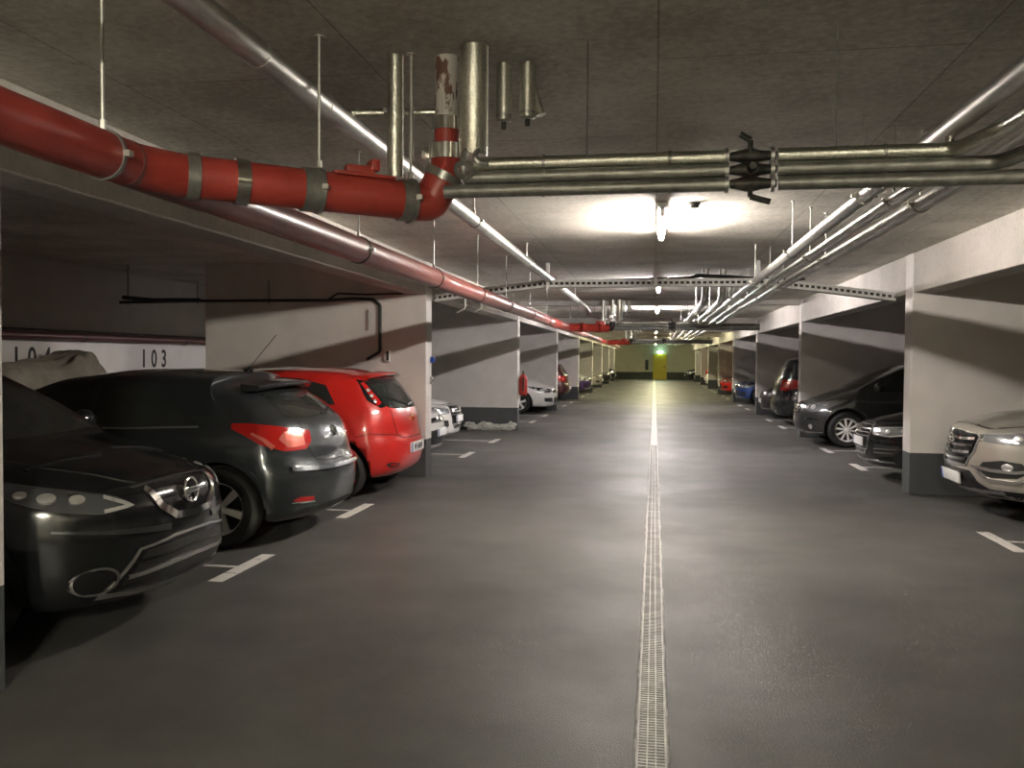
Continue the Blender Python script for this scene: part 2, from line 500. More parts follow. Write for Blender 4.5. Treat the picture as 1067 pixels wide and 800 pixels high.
        while x < max(us):
            y = min(vs) + g / 2
            while y < max(vs):
                if inside(x, y) and min((x - a) ** 2 + (y - b) ** 2 for a, b in ol) > (g * .45) ** 2: inner.append((x, y))
                y += g
            x += g
        V2 = [Vector(p) for p in ol + inner]; no = len(ol)
        res_ = delaunay_2d_cdt(V2, [(i, (i + 1) % no) for i in range(no)], [], 1, 1e-6)
        vv, ee, ff = res_[0], res_[1], res_[2]
        bm = bmesh.new(); vmap = []
        for p in vv:
            loc, nor = s.hit(p[0], p[1], fr)
            vmap.append(bm.verts.new(loc - fr[0] * eps) if loc else None)
        for f in ff:
            if all(vmap[i] for i in f):
                try: bm.faces.new([vmap[i] for i in f])
                except ValueError: pass
        for v in list(bm.verts):
            if not v.link_faces: bm.verts.remove(v)
        bmesh.ops.recalc_face_normals(bm, faces=bm.faces)
        bm.normal_update()
        if bm.faces and sum((f.normal.dot(fr[0]) for f in bm.faces)) > 0:
            bmesh.ops.reverse_faces(bm, faces=bm.faces)
        be = [e for e in bm.edges if len(e.link_faces) == 1]
        r = bmesh.ops.extrude_edge_only(bm, edges=be)
        for g_ in r['geom']:
            if isinstance(g_, bmesh.types.BMVert): g_.co += fr[0] * (skirt + eps)
        o = put(name, bm, m, parent or s.root)
        if label: o['label'] = label
        return o

    def strip(s, name, pts, wid, d, m, side=1, eps=.003, closed=False, curve=.0, parent=None, skirt=.01, label=None, step=.03):
        fr = s.frame(s.dirn(d, side)); q = [s.to2(p, fr) for p in s.absx(pts, side)]
        if curve: q = s.smooth_loop(q, closed, 5, curve)
        w = wid if isinstance(wid, (int, float)) else None
        ol = []
        n = len(q)
        for i in range(n if closed else n - 1):
            a, b = q[i], q[(i + 1) % n]; k = max(1, int(math.dist(a, b) / step))
            for j in range(k): ol.append((a[0] + (b[0] - a[0]) * j / k, a[1] + (b[1] - a[1]) * j / k, i + j / k))
        if not closed: ol.append((*q[-1], n - 1))
        bm = bmesh.new(); L_, R_ = [], []; m_ = len(ol)
        for i in range(m_):
            a = ol[(i - 1) % m_] if (closed or i > 0) else ol[i]; b = ol[(i + 1) % m_] if (closed or i < m_ - 1) else ol[i]
            t = Vector((b[0] - a[0], b[1] - a[1])); t = t.normalized() if t.length > 1e-9 else Vector((1, 0)); nn = Vector((-t.y, t.x))
            ww = w if w is not None else wid[0] + (wid[1] - wid[0]) * i / (m_ - 1)
            row = []
            for e in (-1, 1):
                p = (ol[i][0] + nn.x * ww / 2 * e, ol[i][1] + nn.y * ww / 2 * e)
                loc, nor = s.hit(p[0], p[1], fr)
                row.append(loc)
            L_.append(row[0]); R_.append(row[1])
        def quad(vs):
            try: bm.faces.new(vs)
            except ValueError: pass
        A = [bm.verts.new(p - fr[0] * eps) if p else None for p in L_]; C = [bm.verts.new(p - fr[0] * eps) if p else None for p in R_]
        A2 = [bm.verts.new(p + fr[0] * skirt) if p else None for p in L_]; C2 = [bm.verts.new(p + fr[0] * skirt) if p else None for p in R_]
        for i in range(m_ if closed else m_ - 1):
            j = (i + 1) % m_
            if all((A[i], A[j], C[i], C[j])):
                quad((A[i], A[j], C[j], C[i])); quad((A2[i], A2[j], A[j], A[i])); quad((C[i], C[j], C2[j], C2[i]))
        for v in list(bm.verts):
            if not v.link_faces: bm.verts.remove(v)
        bm.normal_update()
        fs = [f for f in bm.faces]
        bmesh.ops.recalc_face_normals(bm, faces=fs); bm.normal_update()
        top = sum(f.normal.dot(fr[0]) * f.calc_area() for f in bm.faces)
        if top > 0: bmesh.ops.reverse_faces(bm, faces=bm.faces)
        o = put(name, bm, m, parent or s.root)
        if label: o['label'] = label
        return o

    def both(s, f, *a, **k):
        return [f(*a, side=1, **k), f(*a, side=-1, **k)]

    def disc(s, name, p, rad, d, m, side=1, eps=.006, n=20, sy=1., parent=None, label=None):
        x, y, z = p; D = s.dirn(d, side); fr = s.frame(D)
        c = s.absx([p], side)[0]; cu, cv = s.to2(c, fr)
        pts = [(cu + rad * math.cos(2 * PI * k / n), cv + rad * sy * math.sin(2 * PI * k / n)) for k in range(n)]
        loc, nor = s.hit(cu, cv, fr)
        if not loc: return None
        nn = nor if nor.dot(D) < 0 else -nor
        ax = nn; U = Vector((0, 0, 1)).cross(ax).normalized(); V = ax.cross(U)
        bm = bmesh.new(); ring = [bm.verts.new(loc + ax * eps + (U * math.cos(2 * PI * k / n) + V * sy * math.sin(2 * PI * k / n)) * rad) for k in range(n)]
        ring2 = [bm.verts.new(v.co - ax * (eps + .025)) for v in ring]; ct = bm.verts.new(loc + ax * (eps + rad * .18))
        for k in range(n):
            bm.faces.new((ring[k], ring[(k + 1) % n], ct)); bm.faces.new((ring2[k], ring2[(k + 1) % n], ring[(k + 1) % n], ring[k]))
        bmesh.ops.recalc_face_normals(bm, faces=bm.faces)
        o = put(name, bm, m, parent or s.root)
        if label: o['label'] = label
        return o

    def at(s, p, d, side=1, off=0.):
        """local point and outward frame on the body where a ray from p along d lands"""
        D = s.dirn(d, side); fr = s.frame(D); c = s.absx([p], side)[0]; u, v = s.to2(c, fr)
        loc, nor = s.hit(u, v, fr)
        if not loc: loc, nor = c, -D
        nn = nor if nor.dot(D) < 0 else -nor
        return loc + nn * off, nn

    def plate(s, z, front=True, txt='', y=0., w=.52, h=.115, style='eu', off=.012):
        loc, nn = s.at((-.01 if front else .01, y, z), 'front' if front else 'rear', 1)
        nn = Vector((1 if front else -1, 0, nn.z * .6)).normalized()
        U = Vector((0, 0, 1)).cross(nn).normalized(); V = nn.cross(U)
        R = Matrix((U, V, nn)).transposed().to_4x4(); R.translation = loc + nn * off
        bm = B(-w / 2, w / 2, -h / 2, h / 2, -.02, .0, bevel=.004); bm.transform(R)
        o = put('licence_plate', bm, M['plate'], s.root, label='white licence plate' if False else None) if False else put('licence_plate', bm, M['plate'], s.root)
        if txt:
            tb = text_bm(txt, h * .92, .0008, .0015, .82); tb.transform(R @ Matrix.Translation((.02, -.004, .0015)))
            put('plate_number', tb, M['platetx'], o, smooth=False)
        b2 = B(-w / 2 + .003, -w / 2 + .042, -h / 2 + .003, h / 2 - .003, 0, .002); b2.transform(R)
        put('plate_band', b2, M['plateblue'], o, smooth=False)
        return o

    def mirrors(s, x, z, m=None):
        for sg in (1, -1):
            w = s.hw(z - .03, s.L + x); bm = bmesh.new()
            bmesh.ops.create_uvsphere(bm, u_segments=16, v_segments=10, radius=1)
            for v in bm.verts:
                c = v.co; v.co = Vector((c.x * .07 * (1 if c.x > 0 else .6), c.y * .125, c.z * .085))
                v.co += Vector((s.L + x, sg * (w + .10), z))
            sweep(bm, [(s.L + x + .02, sg * (w - .04), z - .07), (s.L + x, sg * (w + .06), z - .04)], .028, 8)
            put('wing_mirror', bm, m or s.paint, s.root)

    def place(s, ex, yc, faces, rot=0.):
        """ex: world X of the end towards the aisle. faces: +1 or -1 = the way its nose points along X"""
        o = s.root
        if faces > 0:
            o.rotation_euler.z = rot
            o.location = ((ex - s.L) if ex < 0 else ex, yc, 0)
        else:
            o.rotation_euler.z = PI + rot
            o.location = ((ex + s.L) if ex > 0 else ex, yc, 0)
        # tail towards the aisle on the left: nose points to -X, its rear end stands at ex
        return o

# outline helper: mirrored outline across the middle (front or rear faces)
def sym(pts):
    return list(pts) + [(p[0], -p[1], p[2]) for p in pts[::-1]]
def TT(L, tab):  # heights of the centre line given by distance behind the nose
    return sorted((L - d, z) for d, z in tab)

def common_side(c, zb0, x_a, x_b, x_c, x_d, ztop, doors=2, lines=True):
    """side glass between the screens: x_a front foot, x_b front top, x_c rear top, x_d rear foot (distances behind the nose)"""
    out = [(-x_a, 1, zb0), (-x_b, 1, ztop - .03), (-(x_b * .55 + x_c * .45), 1, ztop), (-x_c, 1, ztop - .035), (-x_d, 1, zb0 + .05)]
    return out

def small_nose(c, z_g=.62, wg=.42, hg=.10, lamp=None, m_lamp=None, chrome=True):
    P = c.P

# --- 1 dark crossover, nose to the aisle, bay 104 end -----------------------------------
def build_crossover():
    L = 4.38
    P = dict(L=L, W=1.81, H=1.59, zb=.22, belt=1.0, R=.345, xfw=L - .90, xr=L - .90 - 2.646, rim='spoke5', taper=.045,
             T=TT(L, [(0, .83), (.06, .88), (.16, .93), (.5, 1.0), (.95, 1.055), (1.10, 1.08), (1.55, 1.33), (1.95, 1.52), (2.3, 1.585), (3.0, 1.585), (3.7, 1.52), (4.2, 1.42), (4.38, 1.38)]),
             XF=[(.2, .10), (.30, .03), (.42, 0), (.58, .0), (.68, .015), (.80, .05), (.90, .12), (1.1, .2)],
             XR=[(.2, .08), (.4, 0), (.8, .02), (1.05, .10), (1.4, .42), (1.6, .5)], aF=.40, nF=2.8, crown=.05)
    c = Car('crossover_car', 'black crossover parked nose out at the left edge, chrome V grille with round badge', P, M['p_black'])
    # glass
    c.panel('windscreen', sym([(-1.16, .72, 1.075), (-1.9, .56, 1.475), (-1.95, .25, 1.51)][:3])[:], 'front', M['glass'])
    c.both(c.panel, 'side_window', [(-1.40, 1, 1.03), (-2.12, 1, 1.44), (-2.7, 1, 1.49), (-3.5, 1, 1.44), (-3.95, 1, 1.20), (-3.5, 1, 1.06)], 'side', M['glass'])
    for sg in (1, -1):
        hl = c.panel('headlight', [(-.10, .44, .755), (-.12, .56, .82), (-.30, .78, .875), (-.62, .90, .93), (-.70, .90, .92), (-.46, .87, .815), (-.28, .80, .76), (-.16, .62, .73)], 32, M['lens_dk'], side=sg, eps=.009, curve=.35)
        for (x, y, z, r) in ((-.33, .79, .822, .046), (-.23, .70, .808, .040), (-.42, .85, .84, .034)):
            c.disc('lamp_reflector', (x, y, z), r, 32, M['lamp_in'], side=sg, eps=.015, parent=hl, sy=.75)
        c.strip('running_light', [(-.15, .60, .82), (-.10, .46, .762), (-.17, .60, .745)], .020, 32, M['lamp_in'], side=sg, eps=.014, parent=hl)
        c.strip('chrome_trim', [(-.05, .335, .84), (-.04, .28, .73), (-.02, .175, .66)], .046, 'front', M['chrome'], side=sg, eps=.016)
        c.strip('bumper_crease', [(-.30, .80, .66), (-.14, .60, .63), (-.02, .22, .60)], [.012, .035], 20, M['p_graph'], side=sg, eps=.006)
        fg = c.disc('fog_light', (-.25, .64, .375), .085, 30, M['glossblk'], side=sg, eps=.006, sy=.8)
        c.strip('fog_ring', [(-.25 - .0, .64 + .088 * math.cos(a), .375 + .072 * math.sin(a)) for a in [2 * PI * k / 20 for k in range(20)]], .013, 'front', M['chrome'], side=sg, eps=.014, closed=True)
        c.strip('hood_crease', [(-.16, .34, .90), (-.6, .52, .98), (-1.05, .62, 1.04)], .012, 'top', M['p_graph'], side=sg, eps=.002)
        c.strip('wheel_arch_trim', [(-.90 + .40 * math.cos(a), 1, .345 + .40 * math.sin(a)) for a in [PI * (-.06 + 1.12 * k / 18) for k in range(19)]], .06, 'side', M['blackpl'], side=sg, eps=.008)
        c.strip('wheel_arch_trim', [(-.90 - 2.646 + .40 * math.cos(a), 1, .345 + .40 * math.sin(a)) for a in [PI * (-.06 + 1.12 * k / 18) for k in range(19)]], .06, 'side', M['blackpl'], side=sg, eps=.008)
        c.strip('door_gap', [(-1.36, 1, 1.0), (-1.34, 1, .6), (-1.42, 1, .35)], .007, 'side', M['seam'], side=sg)
        c.strip('door_gap', [(-2.42, 1, 1.0), (-2.42, 1, .35)], .007, 'side', M['seam'], side=sg)
    c.panel('grille', sym([(0, .30, .835), (0, .24, .70), (0, .14, .655), (0, .0, .65)]), 'front', M['glossblk'], eps=.006)
    c.strip('chrome_trim', [(0, .175, .66), (0, .0, .645), (0, -.175, .66)], .040, 'front', M['chrome'], eps=.016)
    c.strip('hood_gap', [(0, .40, .845), (0, .2, .862), (0, 0, .866), (0, -.2, .862), (0, -.40, .845)], .008, 'front', M['seam'], eps=.003)
    c.panel('lower_grille', sym([(0, .52, .33), (0, .40, .50), (0, .0, .515)]), 'front', M['blackpl'], eps=.005)
    c.strip('lower_grille_frame', [(0, .60, .30), (0, .44, .515), (0, .2, .545), (0, 0, .55), (0, -.2, .545), (0, -.44, .515), (0, -.60, .30)], .012, 'front', M['satin'], eps=.010)
    c.strip('grille_bar', [(0, .50, .37), (0, .2, .395), (0, 0, .40), (0, -.2, .395), (0, -.50, .37)], .022, 'front', M['satin'], eps=.014)
    c.strip('grille_bar', [(0, .44, .45), (0, 0, .47), (0, -.44, .45)], .014, 'front', M['glossblk'], eps=.014)
    c.strip('skid_plate', [(0, .62, .285), (0, .35, .265), (0, 0, .26), (0, -.35, .265), (0, -.62, .285)], .03, 'front', M['satin'], eps=.010)
    # badge: ring with a bar and its lettering
    p, nn = c.at((-.01, 0, .775), 'front', 1, .014); nn = Vector((1, 0, .12)).normalized()
    U = Vector((0, 0, 1)).cross(nn).normalized(); V = nn.cross(U); R = Matrix((U, V, nn)).transposed().to_4x4(); R.translation = p + nn * .012
    bm = S([(.070 * math.cos(2 * PI * k / 28), .070 * math.sin(2 * PI * k / 28), 0) for k in range(29)], .009, 8, caps=False); bm.transform(R)
    bd = put('badge', bm, M['chrome'], c.root)
    bm = B(-.082, .082, -.016, .016, -.005, .009, bevel=.003); bm.transform(R); put('badge_bar', bm, M['chrome'], bd)
    bm = text_bm('NISSAN', .030, .0006, .0006); bm.transform(R @ Matrix.Translation((0, 0, .0098))); put('badge_lettering', bm, M['platetx'], bd, smooth=False)
    c.strip('wiper', [(-1.12, .60, 1.09), (-1.2, .1, 1.12)], .016, (-.5, 0, -.86), M['blackpl'], eps=.012)
    c.strip('wiper', [(-1.12, -.1, 1.09), (-1.2, -.6, 1.11)], .016, (-.5, 0, -.86), M['blackpl'], eps=.012)
    c.mirrors(-1.42, 1.10)
    c.place(-2.71, 4.71, 1)

# --- 2 dark hatch, tail to the aisle -----------------------------------------------------
def build_dark_hatch():
    L = 4.25
    P = dict(L=L, W=1.79, H=1.455, zb=.21, belt=.93, R=.33, xfw=L - .88, xr=.76, rim='spoke6', taper=.05, tumble=.20,
             T=[(0, 1.30), (.2, 1.36), (.5, 1.415), (.9, 1.45), (1.4, 1.468), (1.9, 1.46), (2.35, 1.41), (2.7, 1.28), (3.05, 1.08), (3.2, 1.01), (3.6, .94), (4.05, .83), (4.25, .72)],
             XR=[(.2, .09), (.3, .03), (.45, 0), (.62, .0), (.70, .05), (.80, .07), (.93, .11), (1.03, .16), (1.12, .27), (1.22, .42), (1.31, .56), (1.4, .62)],
             XF=[(.2, .08), (.4, 0), (.6, .02), (.75, .12), (.9, .2)], aF=.36, aR=.30, nR=2.6, crown=.05, round=.075)
    c = Car('hatchback_car', 'dark grey hatchback with its tail out, wraparound red lamps and roof aerial', P, M['p_anthr'])
    c.panel('rear_window', sym([(.4, .52, 1.065), (.4, .56, 1.10), (.5, .50, 1.24), (.5, .46, 1.27), (.5, .2, 1.285)]), 'rear', M['glass'])
    c.both(c.panel, 'side_window', [(.98, 1, 1.03), (1.15, 1, 1.14), (1.45, 1, 1.28), (1.9, 1, 1.325), (1.94, 1, 1.0)], 'side', M['glass'])
    c.both(c.panel, 'door_window', [(2.0, 1, .99), (1.98, 1, 1.33), (2.3, 1, 1.29), (2.55, 1, 1.20), (2.95, 1, .985)], 'side', M['glass'])
    c.panel('windscreen', sym([(3.15, .66, 1.03), (2.5, .52, 1.35), (2.4, .2, 1.38)]), 'front', M['glass'])
    for sg in (1, -1):
        tl = c.panel('tail_light', [(.06, .50, .955), (.08, .48, .86), (.12, .54, .805), (.20, .74, .80), (.36, .86, .86), (.44, .9, .93), (.56, .90, .985), (.54, .90, 1.03), (.40, .86, 1.03), (.18, .66, .99)], -38, M['tail'], side=sg, eps=.006, curve=.3)
        c.panel('lamp_cell', [(.1, .58, .945), (.1, .56, .84), (.2, .70, .83), (.25, .76, .90), (.2, .72, .96)], -38, M['tailb'], side=sg, eps=.010, parent=tl, curve=.2)
        c.strip('lamp_cell', [(.28, .80, .83), (.34, .84, .90), (.42, .87, .95)], [.045, .02], -38, M['tailb'], side=sg, eps=.010, parent=tl)
        rf = c.panel('rear_reflector', [(.08, .50, .405), (.10, .66, .415), (.12, .72, .39), (.10, .62, .36), (.08, .50, .37)], -25, M['tail'], side=sg, eps=.006)
        c.strip('reflector_trim', [(.08, .49, .36), (.12, .73, .37)], .012, -25, M['chrome'], side=sg, eps=.010, parent=rf)
        c.strip('door_gap', [(2.0, 1, .95), (1.98, 1, .5), (1.95, 1, .3)], .007, 'side', M['seam'], side=sg)
        c.strip('door_gap', [(3.05, 1, .95), (3.08, 1, .35)], .007, 'side', M['seam'], side=sg)
        c.strip('sill_trim', [(1.2, 1, .33), (3.2, 1, .33)], .012, 'side', M['satin'], side=sg)
        c.strip('window_trim', [(.95, 1, 1.0), (1.6, 1, .975), (2.98, 1, .965)], .014, 'side', M['satin'], side=sg, eps=.005)
        c.panel('headlight', [(-.10, .45, .64), (-.15, .60, .72), (-.45, .86, .76), (-.35, .83, .66), (-.15, .6, .61)], 32, M['lens'], side=sg, curve=.3)
        c.strip('wheel_arch_lip', [(.76 + .395 * math.cos(a), 1, .34 + .395 * math.sin(a)) for a in [PI * (.0 + 1. * k / 18) for k in range(19)]], .035, 'side', M['p_anthr'], side=sg, eps=.012)
    c.strip('tailgate_gap', [(0, .475, 1.03), (0, .47, .80), (0, .42, .715), (0, .30, .69), (0, 0, .685), (0, -.30, .69), (0, -.42, .715), (0, -.47, .80), (0, -.475, 1.03)], .009, 'rear', M['seam'], eps=.002, curve=.3)
    c.strip('bumper_step', [(0, .70, .655), (0, .35, .64), (0, 0, .635), (0, -.35, .64), (0, -.70, .655)], .035, 'rear', M['p_anthr'], eps=.030)
    c.panel('lower_bumper', sym([(0, .66, .27), (0, .60, .315), (0, .2, .325)]), 'rear', M['blackpl'], eps=.004)
    c.strip('wiper', [(.2, .02, 1.08), (.3, -.32, 1.115)], .018, 'rear', M['blackpl'], eps=.012)
    # spoiler over the rear window
    bm = bmesh.new(); n = 16; rows = []
    for i in range(n + 1):
        y = -.56 + 1.12 * i / n; v = abs(y) / .56; xe = .46 + .10 * v * v; z = 1.345 - .035 * v * v
        rows.append([bm.verts.new(p) for p in ((xe + .16, y, z + .035), (xe, y, z + .022), (xe - .015, y, z + .005), (xe + .02, y, z - .025), (xe + .16, y, z - .03))])
    for a, b in zip(rows, rows[1:]):
        for k in range(4): bm.faces.new((a[k], b[k], b[k + 1], a[k + 1]))
    bm.faces.new(rows[0]); bm.faces.new(rows[-1][::-1]); bmesh.ops.recalc_face_normals(bm, faces=bm.faces)
    put('spoiler', bm, M['p_anthr'], c.root)
    p, nn = c.at((.05, 0, .93), 'rear', 1, .006)
    U = Vector((0, 0, 1)).cross(nn).normalized(); V = nn.cross(U); R = Matrix((U, V, nn)).transposed().to_4x4(); R.translation = p
    bm = S([(.048 * math.cos(2 * PI * k / 24), .038 * math.sin(2 * PI * k / 24), 0) for k in range(25)], .006, 8, caps=False)
    sweep(bm, [(-.03, -.01, 0), (0, .03, 0), (.03, -.01, 0)], .005, 6); bm.transform(R)
    put('badge', bm, M['chrome'], c.root)
    bm = B(-.03, .03, -.055, -.03, -.006, .012, bevel=.006); bm.transform(R); put('tailgate_handle', bm, M['blackpl'], c.root)
    p, nn = c.at((.05, -.30, .89), 'rear', 1, .003); R2 = R.copy(); R2.translation = p
    for dx, dy, w in ((0, 0, .13), (-.035, -.03, .05)):
        bm = bmesh.new()
        for k in range(int(w / .022)): box(bm, dx - w / 2 + k * .022, dx - w / 2 + k * .022 + .014, dy - .007, dy + .007, 0, .003)
        bm.transform(R2); put('badge_lettering', bm, M['satin'], c.root, smooth=False)
    ax = c.at((.92, 0, 1.4), 'top', 1, 0)[0]
    put('aerial', S([ax + Vector((.02, 0, -.01)), ax + Vector((-.0, 0, .03)), ax + Vector((-.26, 0, .33))], .0035, 8), M['blackpl'], c.root)
    bm = bmesh.new(); sweep(bm, [ax + Vector((.07, 0, -.01)), ax + Vector((0, 0, .028)), ax + Vector((-.03, 0, .0))], [.008, .02, .016], 10); put('aerial_base', bm, M['blackpl'], c.root)
    c.mirrors(-1.3, 1.02); c.place(-2.74, 7.32, -1)

# --- 3 red hatch, tail to the aisle --------------------------------------------------------
def build_red_hatch():
    L = 4.03
    P = dict(L=L, W=1.72, H=1.47, zb=.24, belt=.95, R=.31, xfw=L - .83, xr=.69, rim='spoke5', taper=.06, tumble=.17,
             T=[(0, 1.37), (.2, 1.40), (.5, 1.435), (1.0, 1.462), (1.5, 1.47), (2.0, 1.44), (2.4, 1.31), (2.85, 1.08), (3.05, 1.02), (3.5, .95), (3.85, .85), (4.03, .76)],
             XR=[(.24, .10), (.32, .04), (.45, 0), (.6, .0), (.68, .03), (.72, .045), (.85, .06), (.98, .09), (1.05, .13), (1.2, .235), (1.33, .34), (1.45, .36)],
             XF=[(.2, .08), (.4, 0), (.6, .02), (.75, .1), (.9, .2)], aF=.40, aR=.27, nR=2.8, crown=.05, round=.085)
    c = Car('hatchback_car', 'bright red hatchback with its tail out beside the white pillar, black rear window', P, M['p_red'])
    c.panel('rear_window', sym([(.2, .30, 1.0), (.2, .50, 1.02), (.3, .58, 1.08), (.35, .60, 1.20), (.4, .565, 1.31), (.4, .42, 1.335), (.4, .2, 1.34)]), 'rear', M['glass'], curve=.2)
    for sg in (1, -1):
        tl = c.panel('tail_light', [(.25, .62, 1.02), (.22, .54, 1.04), (.32, .555, 1.18), (.42, .575, 1.315), (.50, .625, 1.335), (.42, .68, 1.20), (.35, .70, 1.10)], -30, M['glossblk'], side=sg, eps=.008, curve=.25)
        c.strip('lamp_lens', [(.28, .60, 1.06), (.36, .62, 1.18), (.46, .61, 1.30)], [.085, .05], -30, M['tail'], side=sg, eps=.012, parent=tl)
        for z in (1.09, 1.15, 1.21): c.disc('lamp_cell', (.3 + (z - 1.0) * .5, .615, z), .022, -30, M['lamp_in'], side=sg, eps=.016, parent=tl, n=12)
        c.both(c.panel, 'quarter_window', [(.72, 1, 1.06), (.85, 1, 1.27), (1.15, 1, 1.34), (1.5, 1, 1.36), (1.55, 1, 1.02)], 'side', M['glass']) if sg > 0 else None
        c.both(c.panel, 'door_window', [(1.62, 1, 1.01), (1.60, 1, 1.365), (1.95, 1, 1.35), (2.25, 1, 1.24), (2.75, 1, .99)], 'side', M['glass']) if sg > 0 else None
        rf = c.panel('rear_reflector', [(.06, .44, .385), (.08, .62, .41), (.10, .68, .39), (.09, .60, .35), (.06, .47, .345)], -22, M['blackpl'], side=sg, eps=.004)
        c.strip('reflector_lens', [(.06, .50, .372), (.09, .62, .382)], .022, -22, M['tail'], side=sg, eps=.009, parent=rf)
        c.strip('bumper_gap', [(.05, .42, .70), (.10, .62, .72), (.30, .80, .74), (.45, .84, .70)], .007, -45, M['seam'], side=sg, eps=.002)
        c.strip('door_gap', [(1.58, 1, .98), (1.55, 1, .35)], .007, 'side', M['seam'], side=sg)
        c.panel('headlight', [(-.12, .45, .66), (-.2, .62, .76), (-.55, .80, .86), (-.35, .78, .68), (-.15, .6, .62)], 32, M['lens'], side=sg, curve=.3)
    c.panel('windscreen', sym([(3.0, .64, 1.05), (2.3, .52, 1.36), (2.2, .2, 1.39)]), 'front', M['glass'])
    c.strip('tailgate_gap', [(0, .50, 1.0), (0, .49, .85), (0, .46, .72), (0, .38, .675), (0, 0, .665), (0, -.38, .675), (0, -.46, .72), (0, -.49, .85), (0, -.50, 1.0)], .009, 'rear', M['seam'], eps=.002, curve=.3)
    bm = bmesh.new(); n = 16; rows = []
    for i in range(n + 1):
        y = -.55 + 1.10 * i / n; v = abs(y) / .55; xe = .29 + .12 * v * v; z = 1.392 - .04 * v * v
        rows.append([bm.verts.new(p) for p in ((xe + .16, y, z + .028), (xe, y, z + .018), (xe - .02, y, z), (xe + .02, y, z - .022), (xe + .16, y, z - .03))])
    for a, b in zip(rows, rows[1:]):
        for k in range(4): bm.faces.new((a[k], b[k], b[k + 1], a[k + 1]))
    bm.faces.new(rows[0]); bm.faces.new(rows[-1][::-1]); bmesh.ops.recalc_face_normals(bm, faces=bm.faces)
    put('spoiler', bm, M['p_red'], c.root)
    c.plate(.545, False, 'W 54049', w=.52)
    c.panel('plate_recess', sym([(0, .30, .47), (0, .31, .62)]), 'rear', M['p_red'], eps=.002)
    c.disc('badge', (.05, 0, .875), .046, 'rear', M['brass'], eps=.014); c.disc('badge_centre', (.05, 0, .875), .028, 'rear', M['tail'], eps=.024)
    c.strip('wiper', [(.2, .02, 1.03), (.3, -.30, 1.06)], .016, 'rear', M['blackpl'], eps=.012)
    c.mirrors(-1.32, 1.04); c.place(-2.76, 9.76, -1, 0)

# --- generic nose for the cars that show their front -----------------------------------------
def nose_car(name, label, pm, L, W, H, T, XF, ex, yc, faces, style, lod=.8, R=.32, aF=.38, belt=.93, rim='spoke5', zb=.2, plate='', **kw):
    P = dict(L=L, W=W, H=H, zb=zb, belt=belt, R=R, xfw=L - kw.get('ovh', .88), xr=kw.get('rovh', .8), rim=rim, T=TT(L, T), XF=XF,
             XR=[(.2, .08), (.4, 0), (.75, .03), (1.0, .12), (1.35, .35)], aF=aF, nF=kw.get('nF', 2.5), taper=kw.get('taper', .05), tumble=kw.get('tumble', .18))
    c = Car(name, label, P, pm, lod)
    cow = kw['cowl']; ztop = H - .10
    # cowl = (distance of the screen foot, of its top, height of foot)
    xa, xb, za = cow
    c.panel('windscreen', sym([(-xa, W * .40, za + .015), (-xb, W * .315, ztop + .01), (-xb, .2, ztop + .03)]), 'front', M['glass'])
    c.both(c.panel, 'side_window', [(-xa - .28, 1, belt + .04), (-xb - .12, 1, ztop - .04), (-xb - .7, 1, ztop), (-L + .9, 1, ztop - .05), (-L + .55, 1, belt + .12), (-L + .9, 1, belt + .05)], 'side', M['glass'])
    c.mirrors(-xa - .32, belt + .12)
    for sg in (1, -1):
        for xx in (-xa - .22, -(xa + .22 + L - .9) / 2): c.strip('door_gap', [(xx, 1, belt), (xx, 1, .33)], .007, 'side', M['seam'], side=sg)
        for f in kw.get('arch', []):
            pass
    return c

def hexa(w1, w2, w3, z1, z2, z3, x=0):
    return sym([(x, w1, z1), (x, w2, z2), (x, w3, z3)])

